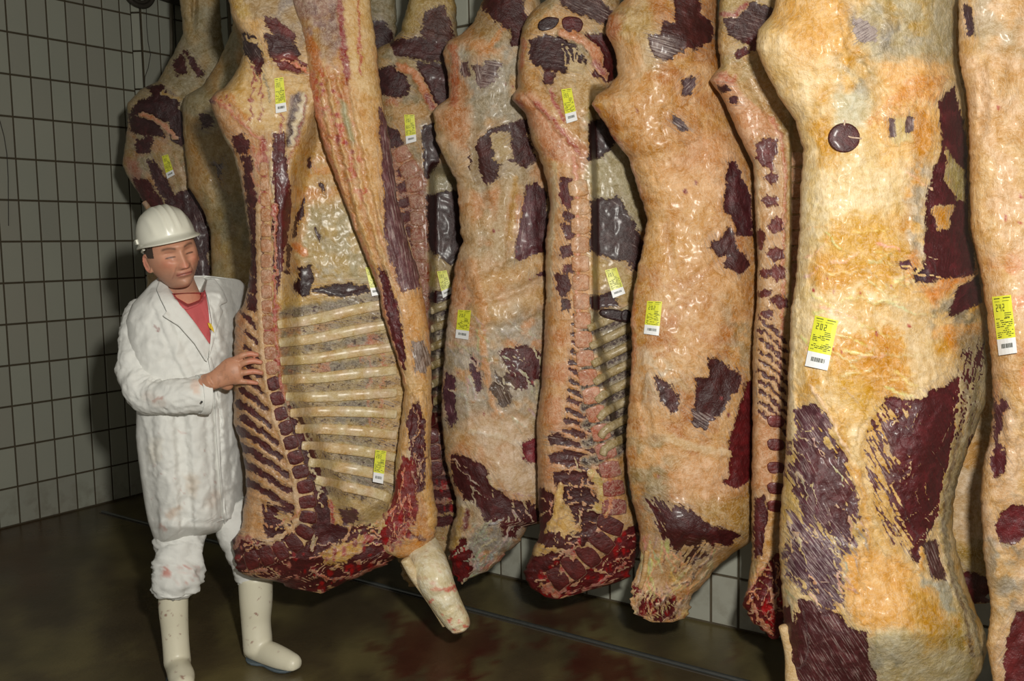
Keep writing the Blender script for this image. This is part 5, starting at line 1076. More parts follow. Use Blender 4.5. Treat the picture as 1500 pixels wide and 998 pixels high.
    p.meat([(384, 740), (408, 742), (428, 748), (434, 775), (420, 795), (400, 790), (386, 770)], (92, 36, 38), .5, .3, 12); p.patch([(410, 748), (432, 752), (428, 770), (412, 766)], (206, 170, 110), 4, .8); p.clear([(410, 750), (430, 754), (426, 768), (412, 764)])
    p.patch([(360, 720), (376, 716), (390, 760), (394, 790), (370, 800), (350, 780)], (210, 168, 120), 4, 1, 8); p.clear([(360, 720), (376, 716), (388, 760), (392, 788), (370, 796), (352, 776)])
    p.stroke([(379, 300), (378, 373), (380, 440), (384, 505), (389, 555), (400, 605), (416, 650), (430, 700), (437, 745), (432, 770), (412, 786), (380, 796), (352, 806)], 3.4, (214, 186, 156), .006, 1, 1.4, 3)
    p.stroke([(402, 300), (405, 380), (402, 440), (404, 500), (408, 550), (416, 590)], 2.4, (176, 60, 50), .006, .9, 1.2, 8); p.spots(14, [(386, 455), (400, 455), (404, 545), (390, 545)], (160, 20, 22), (1.5, 4), 4)
    # bottom: neck end
    p.meat([(340, 785), (362, 786), (400, 800), (440, 810), (480, 780), (540, 770), (600, 780), (610, 800), (570, 830), (500, 862), (440, 868), (380, 852), (342, 840)], (104, 36, 38), .45, .2, 14)
    p.stroke([(344, 800), (352, 788), (366, 790)], 4, (150, 60, 50), .004, .9); p.meat([(484, 772), (500, 770), (514, 780), (498, 800), (484, 796)], (96, 32, 36), .2, .5, 6); p.meat([(495, 748), (520, 748), (524, 764), (505, 768)], (110, 70, 84), .8, .2, 8, soft=1)
    p.patch([(466, 812), (490, 796), (520, 786), (545, 780), (535, 806), (505, 826), (476, 834)], (206, 166, 46), 5, 1, 14); p.clear([(470, 812), (490, 798), (520, 790), (540, 784), (532, 804), (505, 822), (478, 830)], 10)
    p.patch([(495, 740), (560, 720), (575, 740), (555, 765), (520, 770)], (196, 176, 130), 5, .8); p.stroke([(440, 768), (462, 790), (456, 806)], 4, (176, 166, 156), .006, .8)
    BT = [(340, 785), (400, 800), (440, 810), (480, 790), (540, 775), (600, 780), (570, 830), (500, 862), (440, 868), (380, 852), (342, 840)]
    p.web(BT, 80, (196, 140, 118), 1.1, 3, 30, -.1); p.web([(484, 772), (600, 770), (590, 800), (500, 800)], 24, (216, 176, 140), 1.3, 4, 26, -.3); p.web([(386, 740), (434, 750), (430, 800), (386, 790)], 14, (206, 160, 120), 1.1, 5, 24)
    p.spots(60, BT, (150, 12, 16), (1.5, 4.5), 16)
    p.spots(60, [(500, 776), (600, 760), (600, 800), (520, 850), (440, 860), (470, 830)], (170, 20, 22), (1.5, 5), 6); p.spots(30, [(345, 800), (480, 820), (480, 862), (400, 850)], (190, 130, 110), (1, 2.6), 7)
    p.stroke([(452, 836), (480, 850), (520, 846), (560, 826)], 2.2, (170, 80, 70), .006, .8)
    p.H -= .13 * sstep(-2, 30, p.sdf([(412, 310), (428, 236), (456, 150), (600, 150), (640, 400), (640, 700), (580, 752), (520, 782), (490, 750), (468, 700), (436, 625), (412, 560)], 0))
C_L = [(V0, 445), (-200, 435), (-120, 400), (-50, 350), (0, 335), (27, 340), (51, 354), (81, 356), (111, 343), (129, 328), (134, 316), (147, 306), (174, 316), (198, 326), (222, 340), (255, 350), (300, 358), (373, 368), (422, 363), (449, 355), (462, 345), (521, 343), (571, 343), (617, 342), (654, 354), (690, 359), (720, 361), (744, 357), (773, 354), (791, 340), (816, 342), (838, 347), (847, 368), (851, 395), (863, 430), (868, 460), (870, 470)]
C_R = [(V0, 480), (-200, 500), (-120, 530), (0, 541), (75, 551), (135, 557), (210, 571), (298, 582), (400, 612), (505, 628), (617, 630), (700, 632), (762, 632), (788, 628), (806, 612), (817, 590), (825, 568), (842, 538), (856, 502), (868, 478), (870, 472)]
tc = side('side of beef held by the worker, open rib cage towards us', 470, 868, 3.6)
bc = Slab(C_L, C_R, 3.68, [(V0, .04), (-60, .08), (60, .12), (300, .15), (700, .15), (820, .12), (870, .03)], [(V0, .04), (0, .08), (500, .06), (700, .045), (870, .02)], paint_c, seed=131, sx=.0005, xc=470, jag=1.1, pw=6, skew=.5, q=.4, step=2.0, lump=.004, lsc=30)
bc.build('flesh', tc); hook(tc, 462, V0, 3.68)
spine(tc, bc, SPC, 29, lambda t: tuple(np.array((196, 142, 100)) + (np.array((150, 84, 66)) - np.array((196, 142, 100))) * min(1, t * 1.4)), .006, .9, lambda t: 16 if t > .47 else -16)
for k in range(10):
    a_ = (RL[k] + RL[k + 1]) / 2; b_ = (RR[k] + RR[k + 1]) / 2; xs = np.interp(a_, [450, 560, 620, 700, 740], [406, 414, 430, 462, 482])
    tube('rib', tc, [(xs, a_, 6.5), ((xs + 575) / 2 - 30, (a_ * .7 + b_ * .3) + (2 if a_ < 600 else -3), 7.8), ((xs + 575) / 2 + 30, (a_ * .3 + b_ * .7) + (1 if a_ < 600 else -3), 8), (580, b_, 6.5)], lambda x, y: bc.front(x, y) - .003, col=(206, 190, 142), flat=.22, seed=k, seg=16, sub=10,
         colf=lambda t, ct, x, y: (lin((204, 186, 136)) + (lin((200, 160, 96)) - lin((204, 186, 136))) * (sstep(.35, .7, fbm(x, y, 20, 7)) * .7)[:, None]) + (lin((214, 206, 190)) - lin((204, 186, 136))) * (sstep(.4, .7, fbm(x, y, 12, 9)) * .6)[:, None])
tag(tc, bc, [(402, 115), (415, 113), (420, 163), (404, 166)], '203', .74, 11)
tag(tc, bc, [(550, 659), (566, 661), (561, 709), (546, 706)], '203', .7, 12, .034)
tag(tc, bc, [(535, 392), (546, 392), (556, 432), (545, 434)], '202', .72, 13)
# folded flank with the brisket edge
def paint_cf(p):
    p.base((210, 172, 118)); p.mottle((198, 144, 84), 40, .5, .12, 1, .8, 1.25, 3); p.mottle((222, 194, 150), 18, .55, .1, 2, .8, 1.25, 5)
    p.patch([(425, -60), (497, -60), (500, 60), (492, 100), (470, 80), (440, 40), (425, 10)], (160, 130, 130), 8, .9); p.mottle((196, 160, 90), 16, .5, .1, 4, .8, P=[(434, 30), (480, 30), (486, 84), (446, 80)]); p.mottle((120, 96, 110), 14, .5, .1, 5, .6, P=[(440, -20), (496, -20), (500, 70), (470, 70)])
    p.patch([(499, -60), (544, -60), (552, 60), (560, 170), (540, 180), (510, 120)], (222, 196, 150), 6, .8)
    p.stroke([(497, -20), (500, 30), (504, 75), (508, 120)], 4.5, (150, 34, 36), -.004, .95, 2, 5); p.stroke([(525, 0), (527, 70), (528, 110)], 1.6, (180, 60, 50), 0, .8); p.stroke([(452, 60), (462, 80), (466, 100)], 7, (204, 130, 70), 0, .7)
    for (x0, a_) in ((470, 0), (484, 8), (500, 4), (515, 10)):
        p.stroke([(x0 - 12, 110 + a_), (x0 + 6, 200), (x0 + 30, 300 + a_), (x0 + 62, 400)], 3.5, (190, 130, 76), -.006, .5, 3, 4); p.stroke([(x0 - 4, 110 + a_), (x0 + 14, 200), (x0 + 38, 300 + a_), (x0 + 68, 400)], 2.4, (226, 196, 150), .005, .6, 2, 4)
    p.stroke([(455, 110), (470, 200), (500, 290), (535, 380), (560, 440), (585, 530)], 5, (206, 130, 110), .008, .7, 2.5, 6); p.mottle((190, 60, 50), 8, .62, .05, 7, .9, P=[(450, 110), (490, 110), (545, 300), (530, 300)])
    p.spots(14, [(455, 110), (490, 110), (520, 240), (500, 240)], (160, 30, 30), (2, 5), 4)
    p.patch([(496, 144), (506, 150), (522, 210), (516, 214), (504, 180)], (176, 180, 156), 4, .9, 6)
    p.meat([(556, 160), (564, 176), (580, 240), (596, 300), (612, 390), (614, 420), (590, 425), (580, 400), (565, 330), (562, 260)], (136, 96, 104), 1.0, 1.4, 10)
    p.patch([(512, 120), (560, 150), (562, 240), (552, 330), (530, 240)], (214, 172, 106), 8, .7); p.patch([(575, 424), (616, 410), (624, 500), (620, 560), (606, 550), (590, 490)], (212, 166, 100), 7, .9)
    p.meat([(602, 502), (624, 498), (630, 530), (624, 550), (608, 545)], (150, 136, 116), 1.2, 1.3, 10, soft=3)
    p.meat([(556, 396), (564, 402), (580, 450), (590, 510), (592, 540), (584, 530), (570, 470)], (110, 36, 44), .4, 1.25, 6); p.stroke([(556, 430), (566, 475), (580, 520), (592, 560)], 2, (206, 150, 110), .005)
    # brisket / sternum cut
    p.stroke([(606, 580), (600, 605), (590, 660), (584, 700)], 4, (214, 176, 120), .006, 1, 2); p.stroke([(614, 580), (622, 610), (624, 670), (626, 720), (634, 770)], 6, (220, 180, 116), .010, 1, 2.5)
    p.meat([(604, 596), (612, 590), (620, 612), (621, 660), (618, 715), (604, 720), (600, 680), (603, 640), (598, 620)], (104, 34, 38), .35, 1.4, 8); p.stroke([(598, 660), (600, 700)], 1.2, (206, 190, 170), .002)
    p.meat([(592, 670), (602, 680), (604, 724), (612, 745), (606, 768), (586, 766), (574, 750), (578, 710)], (156, 48, 42), .2, 1.4, 8); p.meat([(555, 770), (572, 758), (596, 768), (600, 782), (570, 800), (552, 790)], (150, 56, 54), .5, .1, 10)
    p.patch([(600, 764), (618, 760), (628, 774), (622, 790), (604, 790)], (206, 150, 56), 5, .9); p.stroke([(600, 786), (620, 790)], 3, (110, 40, 36), -.002); p.stroke([(575, 806), (590, 780), (602, 762)], 3, (150, 16, 20), 0, .9); p.patch([(590, 795), (625, 790), (600, 820), (580, 815)], (224, 170, 100), 4, .9)
    p.web([(592, 670), (604, 724), (612, 745), (606, 768), (560, 795), (560, 770), (574, 740)], 24, (206, 120, 90), 1., 5, 26, 1.4); p.web([(604, 596), (621, 612), (618, 715), (603, 700)], 16, (170, 110, 100), .8, 6, 22, 1.5)
    p.spots(26, [(560, 750), (605, 750), (600, 800), (560, 810)], (160, 16, 20), (1.5, 5), 9)
CF_L = [(-60, 424), (0, 428), (30, 438), (60, 446), (120, 452), (168, 461), (219, 476), (291, 503), (340, 521), (383, 538), (429, 556), (462, 561), (502, 574), (541, 587), (571, 592), (617, 588), (650, 583), (690, 579), (719, 578), (741, 569), (762, 556), (785, 552), (805, 562), (818, 584)]
CF_R = [(-60, 540), (0, 542), (75, 552), (135, 558), (210, 572), (298, 583), (323, 591), (356, 598), (399, 614), (442, 622), (505, 631), (600, 633), (672, 629), (719, 636), (762, 641), (788, 634), (806, 618), (818, 598)]
bcf = Slab(CF_L, CF_R, 3.62, [(-60, .05), (100, .08), (400, .07), (818, .05)], .03, paint_cf, seed=151, sx=.0005, xc=560, jag=.9, pw=2.6, skew=.5, step=2.0, lump=.006, lsc=30)
bcf.build('flank', tc, label='folded flank and brisket edge, cream with a mauve stripe')
tube('foreleg', tc, [(604, 776, 20, 3.74), (621, 810, 27, 3.68), (634, 842, 28, 3.58), (647, 870, 24, 3.56), (660, 894, 21, 3.55), (671, 912, 18.5, 3.54), (675, 921, 15, 3.54)], None, seg=44, sub=12, label='pale sawn-off foreleg bone', lumpy=.008, seed=5,
     colf=lambda t, ct, x, y: (lin((238, 234, 214)) + (lin((206, 150, 118)) - lin((238, 234, 214))) * (sstep(.6, .75, fbm(x, y, 16, 31)) * .6)[:, None]) * (1 - .7 * sstep(.9, .97, t + .1 * (fbm(x, y, 8, 5) - .5)) * sstep(.4, .6, fbm(x, y, 7, 3)))[:, None] * (1 - np.array([.1, .75, .75]) * (sstep(.66, .72, fbm(x, y, 9, 8)) * sstep(.3, .5, t))[:, None]))
tube('tendon', tc, [(594, 820, 8), (606, 842, 8), (622, 866, 7), (636, 888, 6), (652, 916, 5)], 3.56, col=(226, 210, 180), label='sinew along the back of the foreleg')


# ------------------------------------------------------------------ the worker
PY = 3.60            # how far away he stands
def skin_mat():
    m, nt, b = newmat('skin'); at = N(nt, 'ShaderNodeAttribute', attribute_name='Col').outputs['Color']; g = N(nt, 'ShaderNodeNewGeometry').outputs['Position']
    n = noise(nt, g, 90, 4); nt.links.new(mixc(nt, n, mixc(nt, 1, at, (.84, .8, .78), 'MULTIPLY'), at), b.inputs['Base Color'])
    b.inputs['Roughness'].default_value = .5; b.inputs['Subsurface Weight'].default_value = .12; b.inputs['Subsurface Radius'].default_value = (.012, .004, .002); b.inputs['Subsurface Scale'].default_value = .6
    bump(nt, b, noise(nt, g, 420, 3), .12, .001); return m
SKIN = skin_mat()
def cloth_mat(name, weave=True):
    m, nt, b = newmat(name); at = N(nt, 'ShaderNodeAttribute', attribute_name='Col').outputs['Color']; g = N(nt, 'ShaderNodeNewGeometry').outputs['Position']
    n = noise(nt, g, 26, 5, .6, 1.5); n2 = noise(nt, g, 700, 2)
    nt.links.new(mixc(nt, mathn(nt, 'MULTIPLY', n, .5), at, mixc(nt, 1, at, (.9, .88, .84), 'MULTIPLY')), b.inputs['Base Color'])
    b.inputs['Roughness'].default_value = .8; b.inputs['Specular IOR Level'].default_value = .25
    bump(nt, b, mathn(nt, 'MULTIPLY_ADD', n2, .1, n), .35, .006); return m
CLOTH = cloth_mat('white_cotton')
def vcol(me, C): attrs(me, C)
man = empty('person', pt(300, 985, PY) * np.array([1, 1, 0]) + np.array([0, 0, 0]), 'man in white coat, hard hat and rubber boots holding the open rib cage', 'person')
MO = np.array(man.location)

# --- head, built in its own frame: x to his left (our right), y forward, z up; metres
HC = np.array([0, 0, 0.])
HW, HF, HU = .079, .096, .118
def G(a, a0, s): return np.exp(-((a - a0) / s) ** 2)
def head_mesh():
    nu, nv = 150, 130
    th_ = np.linspace(0, 2 * np.pi, nu, endpoint=False); ph = np.linspace(.02, np.pi - .02, nv)
    T, Pp = np.meshgrid(th_, ph); dx = np.sin(Pp) * np.sin(T); dy = np.sin(Pp) * np.cos(T); dz = np.cos(Pp)
    up = dz > 0
    rx, ry, rz = HW, np.where(dy > 0, HF, .102), np.where(up, .118, .128)
    r = 1 / np.sqrt((dx / rx) ** 2 + (dy / ry) ** 2 + (dz / rz) ** 2)
    V = np.stack([dx * r, dy * r, dz * r], -1)
    x, y, z = V[..., 0], V[..., 1], V[..., 2]; fr = sstep(.0, .06, y)
    # jaw: narrow towards the chin, flat cheeks, forward chin
    k = sstep(-.01, -.115, z); x = x * (1 - .25 * k ** 1.4); y = np.where(y > 0, y * (1 + .04 * k), y * (1 - .45 * k))
    z = np.where(z < -.108, -.108 + (z + .108) * .3, z)
    f = np.zeros_like(x)
    f += .013 * G(x, 0, .05) * G(z, .030, .014)                 # brow
    f -= .017 * (G(x, .032, .018) + G(x, -.032, .018)) * G(z, .006, .013)      # eye sockets
    f += .009 * (G(x, .032, .0135) + G(x, -.032, .0135)) * G(z, .004, .0085)  # lids over the balls
    f -= .0022 * (G(x, .032, .016) + G(x, -.032, .016)) * G(z, -.0035, .002); f -= .0022 * (G(x, .032, .017) + G(x, -.032, .017)) * G(z, .0125, .0022)
    nz = np.clip((.016 - z) / .056, 0, 1); ins = (sstep(.022, .010, z) * sstep(-.048, -.040, z))
    f += (.005 + .021 * nz ** 1.2) * G(x, 0, .0085 + .006 * nz) * ins            # nose bridge to tip
    f += .007 * (G(x, .0125, .006) + G(x, -.0125, .006)) * G(z, -.034, .0075)    # wings
    f += .008 * (G(x, .048, .018) + G(x, -.048, .018)) * G(z, -.018, .018)       # cheekbones
    f -= .006 * (G(x, .046, .014) + G(x, -.046, .014)) * G(z, -.062, .02)        # hollow cheeks
    f -= .0035 * (G(np.abs(x) - .022 - (-.032 - z) * .35, 0, .0035)) * sstep(-.03, -.04, z) * sstep(-.08, -.066, z)   # folds nose to mouth
    f += .006 * G(x, 0, .03) * G(z, -.062, .016)                                  # muzzle
    lipw = sstep(.029, .02, np.abs(x))
    f += .0042 * G(z, -.0555 - .08 * x * x / .03, .0034) * lipw; f += .0048 * G(z, -.0655, .004) * lipw; f -= .0045 * G(z, -.0602 - np.abs(x) * .06, .0014) * lipw
    f -= .005 * G(x, 0, .02) * G(z, -.077, .005)                                 # under the lip
    f += .013 * G(x, 0, .023) * G(z, -.097, .014)                                # chin
    f += .004 * (G(x, .024, .01) + G(x, -.024, .01)) * G(z, -.012, .006) * -1     # under eyes
    y = y + f * fr
    V = np.stack([x, y, z], -1).reshape(-1, 3)
    F = []
    i = np.arange(nv - 1)[:, None] * nu; j = np.arange(nu)[None]; j2 = (j + 1) % nu
    F = [list(q) for q in np.stack([i + j, i + j2, i + nu + j2, i + nu + j], -1).reshape(-1, 4)]
    F = [f_[::-1] for f_ in F] + [list(range(nu)), list(range((nv - 1) * nu, nv * nu))[::-1]]
    return V, F
def rotm(yaw, pitch, roll):
    return np.array(Matrix.Rotation(yaw, 3, 'Z') @ Matrix.Rotation(roll, 3, 'Y') @ Matrix.Rotation(pitch, 3, 'X'))
# local axes -> world: x_local = his left. He faces the camera (-Y), turned to our right.
FLIP = np.array([[1, 0, 0], [0, -1, 0], [0, 0, 1.]])   # local forward (+y) to world -Y, keeping +x to our right
HYAW, HPITCH, HROLL = math.radians(36), math.radians(-4), math.radians(-13)
# his nose points to our right: rotate the world frame about Z by +yaw after the flip
RH = np.array(Matrix.Rotation(HYAW, 3, 'Z') @ Matrix.Rotation(HROLL, 3, 'Y')) @ FLIP @ np.array(Matrix.Rotation(HPITCH, 3, 'X'))
HEADC = pt(251, 371, PY - .04)
HS = 1.14
def hw(V): return (np.asarray(V) * HS) @ RH.T + HEADC
def to_head(W): return ((W - HEADC) @ RH) / HS

parts = []
hv, hf = head_mesh(); parts.append((hw(hv), hf[:]))
def rt(P, Y=None, seg=16, **k): parts.append(tube('x', man, P, Y, seg=seg, raw=True, **k))
# ears
for sx_ in (-1, 1):
    V = []; F = []; n = 22
    for r_, d_, off in ((1, 0, -.012), (1.03, 0, .006), (.86, 0, .009), (.62, 0, .002), (.2, 0, .001)):
        for k in range(n):
            a_ = 2 * np.pi * k / n; V.append((sx_ * (.076 + off + .006 * math.cos(a_)), -.006 - .017 * r_ * math.cos(a_) - .004 * math.sin(a_), -.016 + .031 * r_ * math.sin(a_) * (1 if math.sin(a_) > 0 else .95)))
    for q in range(4):
        for k in range(n):
            f_ = [q * n + k, q * n + (k + 1) % n, (q + 1) * n + (k + 1) % n, (q + 1) * n + k]; F.append(f_ if sx_ < 0 else f_[::-1])
    F.append(list(range(n))[::-1] if sx_ < 0 else list(range(n))); F.append(list(range(4 * n, 5 * n)) if sx_ < 0 else list(range(4 * n, 5 * n))[::-1])
    parts.append((hw(V), F))
# neck, trunk, limbs inside the clothes, the right hand on the carcass
rt([(252, 385, 21, PY + .03), (258, 410, 24, PY + .04), (268, 436, 25, PY + .07), (272, 460, 34, PY + .1)], seg=28)
rt([(270, 448, 40, PY + .12), (272, 490, 52, PY + .12), (276, 560, 50, PY + .12), (276, 640, 48, PY + .12), (280, 700, 50, PY + .12)], seg=20)
rt([(262, 690, 26, PY + .1), (260, 790, 19, PY + .05), (256, 850, 14, PY), (257, 930, 11, PY), (260, 975, 9, PY - .02)], seg=14)
rt([(310, 690, 24, PY + .16), (338, 765, 17, PY + .17), (373, 850, 14, PY + .17), (376, 930, 11, PY + .16), (380, 958, 9, PY + .14)], seg=14)
rt([(218, 462, 20, PY + .09), (207, 500, 17, PY + .01), (207, 555, 16, PY - .05), (222, 578, 15, PY - .10)], seg=14)
rt([(222, 580, 15, PY - .10), (252, 580, 14.5, PY - .13), (280, 575, 13.5, PY - .14), (298, 566, 13, PY - .13), (312, 558, 12.6, PY - .14)], seg=18)
rt([(318, 450, 20, PY + .17), (340, 475, 15, PY + .26), (352, 530, 13, PY + .34)], seg=14)
def CY(x, y, off=.0): return float(bc.front(np.array([float(x)]), np.array([float(y)]))[0]) - off
hy = CY(360, 540)
rt([(300, 562, 13.5, PY - .13), (314, 557, 13.6, PY - .14), (328, 550, 17, hy - .035), (340, 544, 20.5, hy - .03), (350, 542, 20, hy - .024)], seg=24, flat=.62)
for (P_, r0) in (([(342, 529), (354, 521.5), (366, 518.5), (376.5, 520)], 4.6), ([(345, 538), (358, 531.5), (371, 529), (382, 531)], 4.7), ([(345, 549), (359, 546), (372, 544.5), (383, 546.5)], 4.5), ([(343, 559), (354, 559), (366, 560), (376, 561.5)], 4.1)):
    rt([(P_[0][0], P_[0][1], r0 + 1.2, hy - .026), (P_[1][0], P_[1][1], r0 + .1, hy - .036), (P_[2][0], P_[2][1], r0 - .2, min(hy - .026, CY(P_[2][0], P_[2][1], .019))), (P_[3][0], P_[3][1], r0 - 1.0, CY(P_[3][0], P_[3][1], .014))], seg=12, closed_end=.9)
rt([(322, 560, 7.5, hy - .03), (334, 566, 6.4, hy - .01), (337, 562, 5.4, hy - .0), (338, 554, 4.6, hy + .005)], seg=12, closed_end=.9)
VV, FF = [], []; k = 0
for V, F in parts: VV.append(V); FF += [[i + k for i in f] for f in F]; k += len(V)
raw = mesh('tmp', np.concatenate(VV) - MO, FF); tmp = bpy.data.objects.new('tmp', raw); COL.objects.link(tmp)
md = tmp.modifiers.new('r', 'REMESH'); md.mode = 'VOXEL'; md.voxel_size = .0026; md.use_smooth_shade = True
sm = tmp.modifiers.new('s', 'CORRECTIVE_SMOOTH') if False else tmp.modifiers.new('s', 'SMOOTH'); sm.factor = .5; sm.iterations = 3
dg = bpy.context.evaluated_depsgraph_get(); body_me = bpy.data.meshes.new_from_object(tmp.evaluated_get(dg)); bpy.data.objects.remove(tmp); body_me.name = 'body'
n = len(body_me.vertices); co = np.zeros(n * 3, np.float32); body_me.vertices.foreach_get('co', co); co = co.reshape(-1, 3) + MO
L_ = to_head(co); x, y, z = L_.T
C = np.zeros((n, 3)) + lin((206, 152, 124))
hd = (z > -.14) & (np.hypot(x, y) < .16)
def cm(f, c): 
    global C
    C = C + (lin(c) - C) * np.clip(f * hd * (y > -.03), 0, 1)[:, None]
cm(.35 * sstep(-.03, -.07, z), (160, 124, 108))                                        # shaved beard
cm(.5 * (G(x, .045, .022) + G(x, -.045, .022)) * G(z, -.022, .02), (206, 124, 100)); cm(.5 * G(x, 0, .014) * G(z, -.034, .014), (206, 120, 100))
cm(.85 * sstep(.030, .022, np.abs(x)) * G(z, -.0608, .0068) * (y > .06), (172, 98, 88)); cm(.8 * sstep(.029, .024, np.abs(x)) * G(z, -.0603 - np.abs(x) * .06, .0016) * (y > .06), (96, 48, 44))
for s_ in (-1, 1):
    a_ = x * s_
    cm(.8 * sstep(.010, .016, a_) * sstep(.054, .046, a_) * G(z, .0225 + .006 * np.sin((a_ - .012) * 70), .0042), (92, 68, 56))    # eyebrow
    cm(.95 * sstep(.014, .019, a_) * sstep(.048, .043, a_) * G(z, -.0005 - (a_ - .031) ** 2 * 8 + .0, .0018), (52, 34, 30))      # lash line
    cm(.7 * sstep(.020, .024, a_) * sstep(.044, .040, a_) * G(z, -.003, .0016), (84, 62, 54))
    cm(.35 * G(a_, .03, .014) * G(z, .013, .003), (140, 90, 74)); cm(.3 * G(a_, .03, .016) * G(z, -.011, .004), (160, 104, 90))
    cm(.8 * G(a_, .0075, .0035) * G(z, -.0435, .0028), (84, 40, 36))                     # nostrils
    cm(.5 * G(a_ - .022 - (-.032 - z) * .35, 0, .002) * sstep(-.03, -.04, z) * sstep(-.08, -.066, z), (150, 96, 80))
hair = hd & (((np.abs(x) > .058) & (z > .002) & (y < .045) & (y > -.02) & (np.abs(x) < .09)) | ((y <= -.02) & (z > -.055)))
hair &= ~((np.abs(x) > .079) & (z < .02))
C[hair] = lin((70, 54, 44)); ear = hd & (np.abs(x) > .0805) & (z < .02) & (z > -.055); C[ear] = C[ear] * .3 + .7 * lin((200, 128, 108))
hx, hyy = proj(co); hand = (hx > 296) & (hyy > 500) & (hyy < 590) & (co[:, 1] < PY + .02)
C[hand] = lin((196, 142, 112)); tipm = hand & (hx > 362); C[tipm] = C[tipm] * .5 + .5 * lin((206, 128, 106))
kn = hand & (fbm(hx, hyy, 5, 3) > .6); C[kn] = C[kn] * .85
vcol(body_me, C); body_me.materials.clear(); body_me.materials.append(SKIN)
body_me.polygons.foreach_set('use_smooth', np.ones(len(body_me.polygons), bool))
bo = bpy.data.objects.new('body', body_me); COL.objects.link(bo); bo.parent = man

# --- hard hat
HAT = simple('hard_hat_plastic', (222, 220, 205), .32, .03, 20, .0, coat=.3)
def hat():
    nu, nv = 96, 40; V = []; 
    A_ = np.linspace(0, 2 * np.pi, nu, endpoint=False)
    rows = []
    for q in np.linspace(0.02, 1, nv):      # dome from crown to rim
        ph = q * np.pi / 2; rx = .100 * np.sin(ph) ** .92; ryf = .118 * np.sin(ph) ** .92; z = .120 * np.cos(ph) ** .95
        x = rx * np.sin(A_); y = np.where(np.cos(A_) > 0, ryf, .116 * np.sin(ph) ** .92) * np.cos(A_)
        s = np.zeros(nu)
        for c in (0.0, .024, -.024): s += .0042 * np.exp(-((x - c) / .0055) ** 2) * sstep(.05, .25, q) * sstep(1.0, .8, q) * (1 if c == 0 else .9)
        for c in (.062, -.062): s += .003 * np.exp(-((x - c) / .008) ** 2) * sstep(.3, .6, q) * sstep(1.0, .85, q)
        k = 1 + s / .11; rows.append(np.stack([x * k, y * k, z * k + .0 * x], -1))
    # brim: rolls outward, a peak in front
    for w, dz in ((.25, -.004), (.6, -.006), (.95, -.009), (1.0, -.012), (.9, -.0145), (.3, -.012), (-.05, -.009)):
        out = w * (.008 + .030 * np.clip(np.cos(A_), 0, 1) ** 1.6); k = 1 + out / .11
        z = dz - .012 * np.clip(np.cos(A_), 0, 1) ** 2 * w
        rows.append(np.stack([.100 * np.sin(A_) * k, np.where(np.cos(A_) > 0, .118, .116) * np.cos(A_) * k, z + 0 * A_], -1))
    # inside shell
    for q in np.linspace(1, .05, 14):
        ph = q * np.pi / 2; x = .0965 * np.sin(ph) * np.sin(A_); y = .113 * np.sin(ph) * np.cos(A_); rows.append(np.stack([x, y, .113 * np.cos(ph) + 0 * A_], -1))
    V = np.concatenate(rows); m = len(rows); i = np.arange(m - 1)[:, None] * nu; j = np.arange(nu)[None]; j2 = (j + 1) % nu
    F = [list(q) for q in np.stack([i + j, i + nu + j, i + nu + j2, i + j2], -1).reshape(-1, 4)] + [list(range(nu)), list(range((m - 1) * nu, m * nu))[::-1]]
    return V, F
HATOFF = np.array([0, -.010, .048]); HT = np.array(Matrix.Rotation(math.radians(9), 3, 'X'))
def hatw(V): return hw((np.asarray(V) * .9 @ HT.T + HATOFF))
V, F = hat(); hat_o = link('hard_hat', mesh('hard_hat', hatw(V) - MO, F), HAT, man, label='white hard hat with three ridges')
def hatbox(name, c, s, parent):
    V = []
    for dz in (1, -1):
        for dx, dy in ((-1, -1), (1, -1), (1, 1), (-1, 1)): V.append((c[0] + dx * s[0], c[1] + dy * s[1], c[2] + dz * s[2]))
    me = boxmesh(name, [V[0], V[1], V[2], V[3], V[4], V[5], V[6], V[7]]); 
    co_ = np.array([v.co for v in me.vertices]); me = mesh(name, hatw(co_) - MO, [[0, 1, 2, 3], [7, 6, 5, 4], [0, 4, 5, 1], [1, 5, 6, 2], [2, 6, 7, 3], [3, 7, 4, 0]], False)
    o = link(name, me, HAT, parent); b_ = o.modifiers.new('b', 'BEVEL'); b_.width = .002; b_.segments = 2
for s_ in (-1, 1): hatbox('accessory_slot', (s_ * .101, -.012, .012), (.005, .012, .009), hat_o)
def strap(name, P, r, parent, mat, flat=1):
    W = hatw(P); cu = bpy.data.curves.new(name, 'CURVE'); cu.dimensions = '3D'; s_ = cu.splines.new('POLY'); s_.points.add(len(P) - 1)
    for k_, q in enumerate(W): s_.points[k_].co = (*(q - MO), 1)
    cu.bevel_depth = r; cu.bevel_resolution = 3; cu.use_fill_caps = True; t_ = bpy.data.objects.new('t', cu); me = bpy.data.meshes.new_from_object(t_); bpy.data.objects.remove(t_); me.materials.clear(); return link(name, me, mat, parent)
strap('nape_strap', [(.092 * math.sin(a_), -.102 * math.cos(a_) + .0, -.004 - .034 * math.cos(a_ * .5) ** 2) for a_ in np.linspace(-1.7, 1.7, 17)], .005, hat_o, HAT)
strap('headband', [(.086 * math.sin(a_), .103 * math.cos(a_), -.004) for a_ in np.linspace(0, 2 * math.pi, 33)], .006, hat_o, HAT)

